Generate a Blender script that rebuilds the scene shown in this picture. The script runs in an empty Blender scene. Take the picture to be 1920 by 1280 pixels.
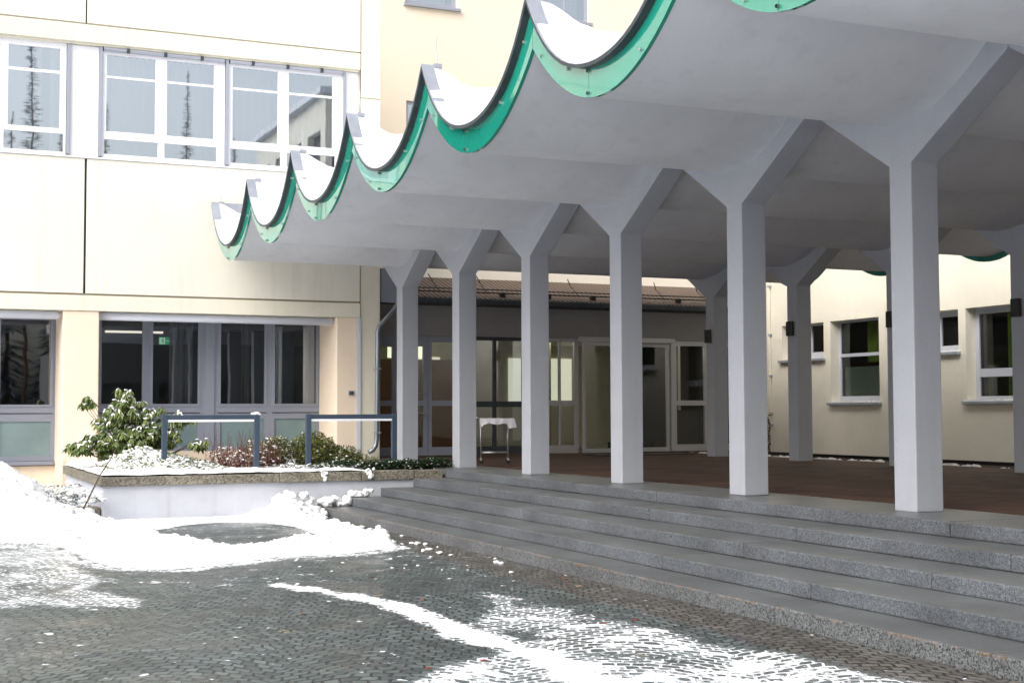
import bpy, math, random
import numpy as np
from mathutils import Vector, Matrix, noise
random.seed(7)
R = math.radians
scene = bpy.context.scene
C = scene.collection

# ------------------------------------------------------------------ camera
CAMZ = 1.722
yaw, pitch, roll = R(24.1295), R(2.852), R(-0.1825)
F = Vector((math.sin(yaw)*math.cos(pitch), math.cos(yaw)*math.cos(pitch), math.sin(pitch)))
Rv = Vector((math.cos(yaw), -math.sin(yaw), 0)); Uv = Rv.cross(F)
R2 = Rv*math.cos(roll)+Uv*math.sin(roll); U2 = -Rv*math.sin(roll)+Uv*math.cos(roll)
cam_d = bpy.data.cameras.new('camera'); cam = bpy.data.objects.new('camera', cam_d); C.objects.link(cam)
m = Matrix((R2, U2, -F)).transposed().to_4x4(); m.translation = Vector((0, 0, CAMZ)); cam.matrix_world = m
cam_d.sensor_width = 36; cam_d.lens = 2594.57/1920*36; cam_d.clip_end = 1000; cam_d.clip_start = .05
scene.camera = cam

# ------------------------------------------------------------------ light
SUN_EL, SUN_AZ = 42, 240      # azimuth measured clockwise from +Y
world = bpy.data.worlds.new('World'); scene.world = world; world.use_nodes = True
wn = world.node_tree.nodes; wl = world.node_tree.links
bg = wn['Background']; sky = wn.new('ShaderNodeTexSky'); sky.sky_type = 'NISHITA'; sky.sun_disc = False
sky.sun_elevation = R(SUN_EL); sky.sun_rotation = R(SUN_AZ); sky.dust_density = 5.0; sky.air_density = 1.2; sky.ozone_density = 1.0
hsv = wn.new('ShaderNodeHueSaturation'); hsv.inputs['Saturation'].default_value = 0.42
wl.new(sky.outputs[0], hsv.inputs['Color']); wl.new(hsv.outputs[0], bg.inputs[0]); bg.inputs[1].default_value = 0.15
sd = bpy.data.lights.new('sun', 'SUN'); sd.energy = 1.3; sd.angle = R(60); sd.color = (1, .965, .91)
sun = bpy.data.objects.new('sun', sd); C.objects.link(sun)
az, el = R(SUN_AZ), R(SUN_EL)
sv = Vector((math.sin(az)*math.cos(el), math.cos(az)*math.cos(el), math.sin(el)))
sun.rotation_euler = sv.to_track_quat('Z', 'Y').to_euler(); sun.location = (0, 0, 30)
scene.view_settings.view_transform = 'Standard'; scene.view_settings.look = 'None'
scene.view_settings.exposure = 0.62; scene.view_settings.gamma = 1.0
scene.cycles.max_bounces = 10; scene.cycles.diffuse_bounces = 6; scene.cycles.transparent_max_bounces = 16
scene.cycles.sample_clamp_indirect = 8

# ------------------------------------------------------------------ materials
def mat(name, col, rough=.6, metal=0, spec=.4, var=0, vscale=3, bump=0, bscale=40, stain=0):
    mt = bpy.data.materials.new(name); mt.use_nodes = True
    nt = mt.node_tree; N = nt.nodes; L = nt.links; b = N['Principled BSDF']
    b.inputs['Base Color'].default_value = (*col, 1); b.inputs['Roughness'].default_value = rough
    b.inputs['Metallic'].default_value = metal; b.inputs['Specular IOR Level'].default_value = spec
    tc = N.new('ShaderNodeTexCoord')
    if var:
        n = N.new('ShaderNodeTexNoise'); n.inputs['Scale'].default_value = vscale; n.inputs['Detail'].default_value = 6
        n.inputs['Roughness'].default_value = .65
        L.new(tc.outputs['Object'], n.inputs['Vector'])
        r = N.new('ShaderNodeMapRange'); r.inputs[1].default_value = .3; r.inputs[2].default_value = .7
        r.inputs[3].default_value = 1-var; r.inputs[4].default_value = 1+var*.5
        L.new(n.outputs['Fac'], r.inputs[0])
        mx = N.new('ShaderNodeVectorMath'); mx.operation = 'SCALE'; mx.inputs[0].default_value = col
        L.new(r.outputs[0], mx.inputs['Scale']); out = mx.outputs[0]
        if stain:
            mp = N.new('ShaderNodeMapping'); mp.inputs['Scale'].default_value = (6, 6, .5)
            L.new(tc.outputs['Object'], mp.inputs[0])
            n2 = N.new('ShaderNodeTexNoise'); n2.inputs['Scale'].default_value = 1; n2.inputs['Detail'].default_value = 5
            L.new(mp.outputs[0], n2.inputs['Vector'])
            r2 = N.new('ShaderNodeMapRange'); r2.inputs[1].default_value = .55; r2.inputs[2].default_value = .8
            r2.inputs[3].default_value = 1; r2.inputs[4].default_value = 1-stain
            L.new(n2.outputs['Fac'], r2.inputs[0])
            m2 = N.new('ShaderNodeVectorMath'); m2.operation = 'SCALE'
            L.new(out, m2.inputs[0]); L.new(r2.outputs[0], m2.inputs['Scale']); out = m2.outputs[0]
        L.new(out, b.inputs['Base Color'])
    if bump:
        n = N.new('ShaderNodeTexNoise'); n.inputs['Scale'].default_value = bscale; n.inputs['Detail'].default_value = 4
        L.new(tc.outputs['Object'], n.inputs['Vector'])
        bp = N.new('ShaderNodeBump'); bp.inputs['Strength'].default_value = bump; bp.inputs['Distance'].default_value = .02
        L.new(n.outputs['Fac'], bp.inputs['Height']); L.new(bp.outputs[0], b.inputs['Normal'])
    return mt

M = {}
M['cream_panel'] = mat('cream_panel', (.765, .745, .665), .8, var=.04, vscale=.6, bump=.15, bscale=60, stain=.12)
M['cream_band'] = mat('cream_band', (.76, .73, .62), .8, var=.05, vscale=1, bump=.15, stain=.08)
M['peach'] = mat('peach_render', (.84, .71, .57), .85, var=.05, vscale=1.2, bump=.3, bscale=90)
M['peach_far'] = mat('peach_far_render', (.86, .755, .62), .85, var=.04, vscale=.5, bump=.2)
M['cream_wall'] = mat('cream_wall_render', (.74, .70, .60), .9, var=.07, vscale=.8, bump=.35, bscale=80, stain=.05)
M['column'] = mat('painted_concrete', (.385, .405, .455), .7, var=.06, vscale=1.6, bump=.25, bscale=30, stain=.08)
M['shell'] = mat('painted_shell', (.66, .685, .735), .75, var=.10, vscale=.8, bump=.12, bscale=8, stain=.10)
M['zinc'] = mat('zinc', (.40, .43, .49), .45, .4, var=.15, vscale=5)
M['darkmetal'] = mat('dark_metal', (.055, .065, .075), .5, .2, var=.3, vscale=12)
M['frame_grey'] = mat('grey_frame', (.25, .27, .33), .45, 0, var=.03)
M['frame_white'] = mat('white_frame', (.78, .79, .84), .4)
M['frame_pale'] = mat('pale_frame', (.46, .48, .54), .4)
M['frame_alu'] = mat('aluminium_frame', (.42, .42, .44), .4, .3)
M['rail_grey'] = mat('rail_grey', (.38, .40, .47), .4, .3)
M['blue_steel'] = mat('blue_grey_steel', (.055, .08, .12), .4, .2, var=.08, vscale=8)
M['strip'] = mat('light_strip', (.80, .84, .92), .4)
M['soffit'] = mat('soffit', (.60, .63, .72), .6)
M['white_render'] = mat('white_planter_render', (.52, .54, .60), .85, var=.08, vscale=2.5, bump=.3, bscale=60, stain=.12)
M['black'] = mat('black_plastic', (.015, .014, .018), .35)
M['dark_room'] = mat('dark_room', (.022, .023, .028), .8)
M['room'] = mat('hall_interior', (.68, .65, .50), .8, var=.1)
M['brownwood'] = mat('brown_cabinet', (.14, .07, .035), .5, var=.2, vscale=4)
M['cable'] = mat('cable', (.03, .03, .03), .6)
M['pipe'] = mat('zinc_pipe', (.25, .28, .32), .38, .7, var=.1, vscale=6)
M['cloth'] = mat('white_cloth', (.72, .72, .76), .9)
M['steel'] = mat('steel_tube', (.50, .50, .50), .35, .8)
M['curtain'] = mat('curtain', (.84, .86, .90), .9)
M['curtain_dark'] = mat('curtain_dark', (.16, .15, .15), .9)
M['curtain_green'] = mat('curtain_green', (.22, .34, .06), .9)
M['curtain_teal'] = mat('curtain_teal', (.42, .52, .50), .9)
M['signgreen'] = mat('sign_green', (.0, .22, .08), .4)
M['bark'] = mat('bark', (.09, .06, .04), .9)
M['soil'] = mat('soil', (.05, .035, .025), 1, var=.3, vscale=10, bump=.6)
M['tiles_cap'] = mat('roof_dark', (.03, .028, .028), .7)

def emis(name, col, s):
    mt = bpy.data.materials.new(name); mt.use_nodes = True; b = mt.node_tree.nodes['Principled BSDF']
    b.inputs['Base Color'].default_value = (*col, 1); b.inputs['Emission Color'].default_value = (*col, 1)
    b.inputs['Emission Strength'].default_value = s; return mt
M['lamp_on'] = emis('lamp_on', (1, .9, .75), .8)
M['sign_g'] = emis('sign_lit_green', (.0, .33, .12), .35)
M['sign_w'] = emis('sign_lit_white', (.6, .9, .7), .35)
M['daylit'] = emis('daylit_far_window', (.80, .82, .62), .9)

M['hall_fill_soft'] = emis('hall_fill_soft', (.80, .80, .66), .55)
def snow_mat():
    mt = bpy.data.materials.new('snow'); mt.use_nodes = True; nt = mt.node_tree; N = nt.nodes; L = nt.links
    b = N['Principled BSDF']; b.inputs['Base Color'].default_value = (.90, .905, .92, 1); b.inputs['Roughness'].default_value = .75
    b.inputs['Specular IOR Level'].default_value = .25
    tc = N.new('ShaderNodeTexCoord'); n = N.new('ShaderNodeTexNoise'); n.inputs['Scale'].default_value = 14; n.inputs['Detail'].default_value = 8
    L.new(tc.outputs['Object'], n.inputs['Vector']); bp = N.new('ShaderNodeBump'); bp.inputs['Strength'].default_value = .5; bp.inputs['Distance'].default_value = .04
    L.new(n.outputs['Fac'], bp.inputs['Height']); L.new(bp.outputs[0], b.inputs['Normal']); return mt
M['snow'] = snow_mat()

def glass(name, refl=.12, tint=(.75, .8, .82), fac=0.0):
    mt = bpy.data.materials.new(name); mt.use_nodes = True; nt = mt.node_tree; N = nt.nodes; L = nt.links
    N.remove(N['Principled BSDF']); out = N['Material Output']
    t = N.new('ShaderNodeBsdfTransparent'); t.inputs[0].default_value = (*tint, 1)
    g = N.new('ShaderNodeBsdfGlossy'); g.inputs['Roughness'].default_value = .015; g.inputs['Color'].default_value = (.9, .95, 1, 1)
    fr = N.new('ShaderNodeFresnel'); fr.inputs[0].default_value = 1.5
    ad = N.new('ShaderNodeMath'); ad.operation = 'ADD'; ad.use_clamp = True; ad.inputs[1].default_value = refl
    tc = N.new('ShaderNodeTexCoord'); n = N.new('ShaderNodeTexNoise'); n.inputs['Scale'].default_value = .8
    L.new(tc.outputs['Object'], n.inputs['Vector'])
    bp = N.new('ShaderNodeBump'); bp.inputs['Strength'].default_value = .012; bp.inputs['Distance'].default_value = .1
    L.new(n.outputs['Fac'], bp.inputs['Height']); L.new(bp.outputs[0], g.inputs['Normal'])
    mx = N.new('ShaderNodeMixShader'); L.new(fr.outputs[0], ad.inputs[0]); L.new(ad.outputs[0], mx.inputs[0])
    L.new(t.outputs[0], mx.inputs[1]); L.new(g.outputs[0], mx.inputs[2]); L.new(mx.outputs[0], out.inputs[0]); return mt
M['glass'] = glass('window_glass', .13)
M['glass_upper'] = glass('upper_window_glass', .64, (.97, .98, 1))
M['glass_hall'] = glass('hall_glass', .03, (.8, .82, .75))
M['glass_frost'] = mat('frosted_glass', (.20, .28, .29), .12, 0, .8, var=.15, vscale=1.5)

def green_mat():
    mt = mat('green_acrylic', (.012, .26, .19), .06, 0, .9, var=.1, vscale=.7)
    b = mt.node_tree.nodes['Principled BSDF']; b.inputs['Coat Weight'].default_value = 1; b.inputs['Coat Roughness'].default_value = .02
    N = mt.node_tree.nodes; L = mt.node_tree.links
    tc = N.new('ShaderNodeTexCoord'); n = N.new('ShaderNodeTexNoise'); n.inputs['Scale'].default_value = .8; n.inputs['Detail'].default_value = 0
    L.new(tc.outputs['Object'], n.inputs['Vector']); bp = N.new('ShaderNodeBump'); bp.inputs['Strength'].default_value = .5; bp.inputs['Distance'].default_value = .10
    L.new(n.outputs['Fac'], bp.inputs['Height']); L.new(bp.outputs[0], b.inputs['Normal']); L.new(bp.outputs[0], b.inputs['Coat Normal'])
    return mt
M['green'] = green_mat()

def granite(name, base, contrast, rust=False, scale=95):
    mt = bpy.data.materials.new(name); mt.use_nodes = True; nt = mt.node_tree; N = nt.nodes; L = nt.links; b = N['Principled BSDF']
    tc = N.new('ShaderNodeTexCoord'); v = N.new('ShaderNodeTexVoronoi'); v.inputs['Scale'].default_value = scale
    L.new(tc.outputs['Object'], v.inputs['Vector'])
    sp = N.new('ShaderNodeSeparateColor'); L.new(v.outputs['Color'], sp.inputs[0])
    r = N.new('ShaderNodeMapRange'); r.inputs[3].default_value = 1-contrast; r.inputs[4].default_value = 1+contrast
    L.new(sp.outputs[0], r.inputs[0])
    n = N.new('ShaderNodeTexNoise'); n.inputs['Scale'].default_value = 1.3; n.inputs['Detail'].default_value = 7
    L.new(tc.outputs['Object'], n.inputs['Vector'])
    r2 = N.new('ShaderNodeMapRange'); r2.inputs[1].default_value = .3; r2.inputs[2].default_value = .7; r2.inputs[3].default_value = .72; r2.inputs[4].default_value = 1.15
    L.new(n.outputs['Fac'], r2.inputs[0])
    mu = N.new('ShaderNodeMath'); mu.operation = 'MULTIPLY'; L.new(r.outputs[0], mu.inputs[0]); L.new(r2.outputs[0], mu.inputs[1])
    sc = N.new('ShaderNodeVectorMath'); sc.operation = 'SCALE'; sc.inputs[0].default_value = base; L.new(mu.outputs[0], sc.inputs['Scale'])
    # dark stone inclusions
    v2 = N.new('ShaderNodeTexVoronoi'); v2.inputs['Scale'].default_value = 4.2; L.new(tc.outputs['Object'], v2.inputs['Vector'])
    r3 = N.new('ShaderNodeMapRange'); r3.inputs[1].default_value = .055; r3.inputs[2].default_value = .075; r3.inputs[3].default_value = .3; r3.inputs[4].default_value = 1
    L.new(v2.outputs['Distance'], r3.inputs[0])
    s2 = N.new('ShaderNodeVectorMath'); s2.operation = 'SCALE'; L.new(sc.outputs[0], s2.inputs[0]); L.new(r3.outputs[0], s2.inputs['Scale'])
    outc = s2.outputs[0]
    if rust:
        ge = N.new('ShaderNodeSeparateXYZ'); L.new(tc.outputs['Object'], ge.inputs[0])
        ra = N.new('ShaderNodeMapRange'); ra.inputs[1].default_value = rust-.035; ra.inputs[2].default_value = rust; L.new(ge.outputs['Z'], ra.inputs[0])
        n4 = N.new('ShaderNodeTexNoise'); n4.inputs['Scale'].default_value = 7; L.new(tc.outputs['Object'], n4.inputs['Vector'])
        rb = N.new('ShaderNodeMapRange'); rb.inputs[1].default_value = .45; rb.inputs[2].default_value = .7; L.new(n4.outputs['Fac'], rb.inputs[0])
        gx = N.new('ShaderNodeMapRange'); gx.inputs[1].default_value = 6.60; gx.inputs[2].default_value = 6.54; L.new(ge.outputs['X'], gx.inputs[0])
        mm = N.new('ShaderNodeMath'); mm.operation = 'MULTIPLY'; L.new(ra.outputs[0], mm.inputs[0]); L.new(rb.outputs[0], mm.inputs[1])
        m3 = N.new('ShaderNodeMath'); m3.operation = 'MULTIPLY'; L.new(mm.outputs[0], m3.inputs[0]); L.new(gx.outputs[0], m3.inputs[1])
        mc = N.new('ShaderNodeMix'); mc.data_type = 'RGBA'; L.new(m3.outputs[0], mc.inputs['Factor']); L.new(outc, mc.inputs['A']); mc.inputs['B'].default_value = (.20, .115, .06, 1)
        outc = mc.outputs['Result']
    L.new(outc, b.inputs['Base Color'])
    b.inputs['Roughness'].default_value = .5; b.inputs['Specular IOR Level'].default_value = .5
    bp = N.new('ShaderNodeBump'); bp.inputs['Strength'].default_value = .35; bp.inputs['Distance'].default_value = .006
    L.new(sp.outputs[0], bp.inputs['Height']); L.new(bp.outputs[0], b.inputs['Normal'])
    return mt
M['granite'] = granite('granite_riser', (.098, .107, .122), .55)
M['granite_rust'] = granite('granite_lowest', (.105, .112, .118), .85, rust=.14)
M['granite_top'] = granite('granite_tread', (.12, .128, .132), .14)
M['granite_top'].node_tree.nodes['Principled BSDF'].inputs['Roughness'].default_value = .33
M['coping'] = granite('weathered_coping', (.19, .175, .14), .6, scale=45)

def brick_floor():
    mt = bpy.data.materials.new('brown_brick_paving'); mt.use_nodes = True; nt = mt.node_tree; N = nt.nodes; L = nt.links; b = N['Principled BSDF']
    tc = N.new('ShaderNodeTexCoord'); br = N.new('ShaderNodeTexBrick'); br.inputs['Scale'].default_value = 1
    br.inputs['Brick Width'].default_value = .24; br.inputs['Row Height'].default_value = .12; br.inputs['Mortar Size'].default_value = .005
    br.inputs['Color1'].default_value = (.055, .027, .019, 1); br.inputs['Color2'].default_value = (.105, .056, .040, 1); br.inputs['Mortar'].default_value = (.035, .028, .026, 1)
    L.new(tc.outputs['Object'], br.inputs['Vector'])
    n = N.new('ShaderNodeTexNoise'); n.inputs['Scale'].default_value = 1.2; n.inputs['Detail'].default_value = 5; L.new(tc.outputs['Object'], n.inputs['Vector'])
    r = N.new('ShaderNodeMapRange'); r.inputs[1].default_value = .3; r.inputs[2].default_value = .7; r.inputs[3].default_value = .65; r.inputs[4].default_value = 1.35; L.new(n.outputs['Fac'], r.inputs[0])
    sc = N.new('ShaderNodeVectorMath'); sc.operation = 'SCALE'; L.new(br.outputs['Color'], sc.inputs[0]); L.new(r.outputs[0], sc.inputs['Scale'])
    L.new(sc.outputs[0], b.inputs['Base Color']); b.inputs['Roughness'].default_value = .7; b.inputs['Specular IOR Level'].default_value = .2
    bp = N.new('ShaderNodeBump'); bp.inputs['Strength'].default_value = .5; bp.inputs['Distance'].default_value = .01; bp.invert = True
    L.new(br.outputs['Fac'], bp.inputs['Height']); L.new(bp.outputs[0], b.inputs['Normal']); return mt
M['brickfloor'] = brick_floor()

def cobble():
    mt = bpy.data.materials.new('cobblestones'); mt.use_nodes = True; nt = mt.node_tree; N = nt.nodes; L = nt.links; b = N['Principled BSDF']
    def math_(op, a, bb=None, c=None, clamp=False):
        n = N.new('ShaderNodeMath'); n.operation = op; n.use_clamp = clamp
        for i, v in enumerate((a, bb, c)):
            if v is None: continue
            if isinstance(v, (int, float)): n.inputs[i].default_value = v
            else: L.new(v, n.inputs[i])
        return n.outputs[0]
    def mapr(v, a, bb, c=0, d=1):
        n = N.new('ShaderNodeMapRange'); n.interpolation_type = 'SMOOTHSTEP'
        L.new(v, n.inputs[0])
        for i, q in enumerate((a, bb, c, d)): n.inputs[i+1].default_value = q
        return n.outputs[0]
    def noise_(scale, det=4, vec=None):
        n = N.new('ShaderNodeTexNoise'); n.inputs['Scale'].default_value = scale; n.inputs['Detail'].default_value = det
        L.new(vec or tc.outputs['Object'], n.inputs['Vector']); return n
    tc = N.new('ShaderNodeTexCoord'); s = N.new('ShaderNodeSeparateXYZ'); L.new(tc.outputs['Object'], s.inputs[0])
    wob = noise_(2.2, 2); ws = N.new('ShaderNodeSeparateColor'); L.new(wob.outputs['Color'], ws.inputs[0])
    wob2 = noise_(11, 1); ws2 = N.new('ShaderNodeSeparateColor'); L.new(wob2.outputs['Color'], ws2.inputs[0])
    X, Y = s.outputs['X'], s.outputs['Y']
    Xr = math_('ADD', math_('MULTIPLY', X, .913), math_('MULTIPLY', Y, -.409))
    Yr = math_('ADD', math_('MULTIPLY', X, .409), math_('MULTIPLY', Y, .913))
    arc = math_('MULTIPLY', math_('ABSOLUTE', math_('SINE', math_('MULTIPLY', Xr, math.pi/1.55))), .42)
    v = math_('SUBTRACT', math_('ADD', math_('ADD', Yr, math_('MULTIPLY', ws.outputs[0], .26)), math_('MULTIPLY', ws2.outputs[0], .028)), arc)
    u = math_('ADD', math_('ADD', Xr, math_('MULTIPLY', ws.outputs[1], .14)), math_('MULTIPLY', ws2.outputs[1], .04))
    cb = N.new('ShaderNodeCombineXYZ'); L.new(u, cb.inputs[0]); L.new(v, cb.inputs[1])
    br = N.new('ShaderNodeTexBrick'); L.new(cb.outputs[0], br.inputs['Vector']); br.inputs['Scale'].default_value = 1
    br.inputs['Brick Width'].default_value = .118; br.inputs['Row Height'].default_value = .104; br.inputs['Mortar Size'].default_value = .0125
    br.inputs['Mortar Smooth'].default_value = .35; br.inputs['Color1'].default_value = (0, 0, 0, 1); br.inputs['Color2'].default_value = (1, 1, 1, 1)
    br.inputs['Mortar'].default_value = (.5, .5, .5, 1)
    rnd = N.new('ShaderNodeSeparateColor'); L.new(br.outputs['Color'], rnd.inputs[0]); rv = rnd.outputs[0]
    cr = N.new('ShaderNodeValToRGB'); L.new(rv, cr.inputs[0]); e = cr.color_ramp.elements
    e[0].position = 0; e[0].color = (.052, .068, .067, 1); e[1].position = 1; e[1].color = (.128, .155, .150, 1)
    # band of brown setts by the steps
    bm = mapr(math_('ADD', X, math_('MULTIPLY', wob.outputs['Fac'], .35)), 6.0, 6.08)
    mixb = N.new('ShaderNodeMix'); mixb.data_type = 'RGBA'; L.new(bm, mixb.inputs['Factor']); L.new(cr.outputs[0], mixb.inputs['A'])
    cr2 = N.new('ShaderNodeValToRGB'); L.new(rv, cr2.inputs[0]); e = cr2.color_ramp.elements
    e[0].color = (.070, .063, .055, 1); e[1].color = (.13, .12, .105, 1); L.new(cr2.outputs[0], mixb.inputs['B'])
    big = noise_(.9, 5); bigs = mapr(big.outputs['Fac'], .3, .7, .78, 1.2)
    sc = N.new('ShaderNodeVectorMath'); sc.operation = 'SCALE'; L.new(mixb.outputs['Result'], sc.inputs[0]); L.new(bigs, sc.inputs['Scale'])
    # a few sandy stones
    vor = N.new('ShaderNodeTexVoronoi'); vor.inputs['Scale'].default_value = 1.15; L.new(cb.outputs[0], vor.inputs['Vector'])
    sand = mapr(vor.outputs['Distance'], .05, .065, 1, 0)
    ms = N.new('ShaderNodeMix'); ms.data_type = 'RGBA'; L.new(sand, ms.inputs['Factor']); L.new(sc.outputs[0], ms.inputs['A']); ms.inputs['B'].default_value = (.33, .27, .18, 1)
    # joints
    mo = N.new('ShaderNodeMix'); mo.data_type = 'RGBA'; L.new(math_('MULTIPLY', br.outputs['Fac'], .97), mo.inputs['Factor']); L.new(ms.outputs['Result'], mo.inputs['A']); mo.inputs['B'].default_value = (.013, .014, .014, 1)
    # snow lying on and between the setts
    at = N.new('ShaderNodeAttribute'); at.attribute_name = 'snow'; av = at.outputs['Fac']
    mpn = N.new('ShaderNodeMapping'); mpn.inputs['Rotation'].default_value = (0, 0, .42); mpn.inputs['Scale'].default_value = (1, 1, 1); L.new(tc.outputs['Object'], mpn.inputs[0])
    n1 = noise_(3.0, 6, mpn.outputs[0]); n2 = noise_(16, 5); n3 = noise_(60, 3)
    h = math_('ADD', math_('MULTIPLY', math_('SUBTRACT', n1.outputs['Fac'], .5), 1.5), math_('MULTIPLY', math_('SUBTRACT', n2.outputs['Fac'], .5), 1.1))
    h = math_('ADD', h, math_('MULTIPLY', math_('SUBTRACT', n3.outputs['Fac'], .5), .5))
    h = math_('ADD', h, math_('MULTIPLY', math_('MULTIPLY', br.outputs['Fac'], mapr(av, .22, .5)), .55))
    h = math_('ADD', h, math_('MULTIPLY', math_('SUBTRACT', rv, .5), .40))
    fl = noise_(7.5, 2); h = math_('ADD', h, math_('MULTIPLY', mapr(fl.outputs['Fac'], .64, .78), .9))
    h = math_('ADD', h, math_('SUBTRACT', math_('MULTIPLY', av, 1.75), .92))
    sm = mapr(h, -.03, .09)
    fr = mapr(h, -.75, .0, 0, .22)   # thin frost haze on stones
    fm = N.new('ShaderNodeMix'); fm.data_type = 'RGBA'; L.new(math_('MULTIPLY', fr, av), fm.inputs['Factor']); L.new(mo.outputs['Result'], fm.inputs['A']); fm.inputs['B'].default_value = (.6, .66, .75, 1)
    mf = N.new('ShaderNodeMix'); mf.data_type = 'RGBA'; L.new(sm, mf.inputs['Factor']); L.new(fm.outputs['Result'], mf.inputs['A']); mf.inputs['B'].default_value = (.80, .82, .85, 1)
    L.new(mf.outputs['Result'], b.inputs['Base Color'])
    wet = mapr(big.outputs['Fac'], .35, .65, .24, .5); L.new(math_('MAXIMUM', wet, mapr(sm, 0, 1, 0, .8)), b.inputs['Roughness']); b.inputs['Specular IOR Level'].default_value = .45
    hh = math_('ADD', math_('MULTIPLY', math_('MULTIPLY', br.outputs['Fac'], -1), math_('SUBTRACT', 1, sm)), math_('MULTIPLY', sm, .9))
    hh = math_('ADD', hh, math_('MULTIPLY', n2.outputs['Fac'], .5)); hh = math_('ADD', hh, math_('MULTIPLY', rv, .25))
    bp = N.new('ShaderNodeBump'); bp.inputs['Strength'].default_value = .8; bp.inputs['Distance'].default_value = .014
    L.new(hh, bp.inputs['Height']); L.new(bp.outputs[0], b.inputs['Normal'])
    return mt
M['cobble'] = cobble()

def tile_mat():
    mt = bpy.data.materials.new('roof_tiles'); mt.use_nodes = True; nt = mt.node_tree; N = nt.nodes; L = nt.links; b = N['Principled BSDF']
    tc = N.new('ShaderNodeTexCoord'); w = N.new('ShaderNodeTexWave'); w.inputs['Scale'].default_value = 2.6; w.inputs['Distortion'].default_value = .6
    w.bands_direction = 'X'; L.new(tc.outputs['Object'], w.inputs['Vector'])
    cr = N.new('ShaderNodeValToRGB'); L.new(w.outputs['Fac'], cr.inputs[0]); cr.color_ramp.elements[0].color = (.06, .04, .03, 1); cr.color_ramp.elements[1].color = (.22, .16, .12, 1)
    L.new(cr.outputs[0], b.inputs['Base Color']); b.inputs['Roughness'].default_value = .8
    bp = N.new('ShaderNodeBump'); bp.inputs['Distance'].default_value = .04; L.new(w.outputs['Fac'], bp.inputs['Height']); L.new(bp.outputs[0], b.inputs['Normal']); return mt
M['tiles'] = tile_mat()

def leaf_mat(name, c1, c2, rough=.45):
    mt = bpy.data.materials.new(name); mt.use_nodes = True; nt = mt.node_tree; N = nt.nodes; L = nt.links; b = N['Principled BSDF']
    g = N.new('ShaderNodeNewGeometry'); cr = N.new('ShaderNodeValToRGB'); L.new(g.outputs['Random Per Island'], cr.inputs[0])
    cr.color_ramp.elements[0].color = (*c1, 1); cr.color_ramp.elements[1].color = (*c2, 1); L.new(cr.outputs[0], b.inputs['Base Color']); b.inputs['Roughness'].default_value = rough; return mt
M['leaf_rhodo'] = leaf_mat('rhododendron_leaf', (.045, .085, .018), (.18, .22, .06))
M['leaf_bright'] = leaf_mat('bright_leaf', (.05, .085, .02), (.24, .26, .06))
M['leaf_dark'] = leaf_mat('dark_leaf', (.012, .028, .016), (.04, .075, .03))
M['leaf_brown'] = leaf_mat('heather_leaf', (.13, .055, .04), (.30, .19, .13), .8)
M['leaf_conifer'] = leaf_mat('conifer_leaf', (.02, .03, .025), (.30, .33, .36), .8)

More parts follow.
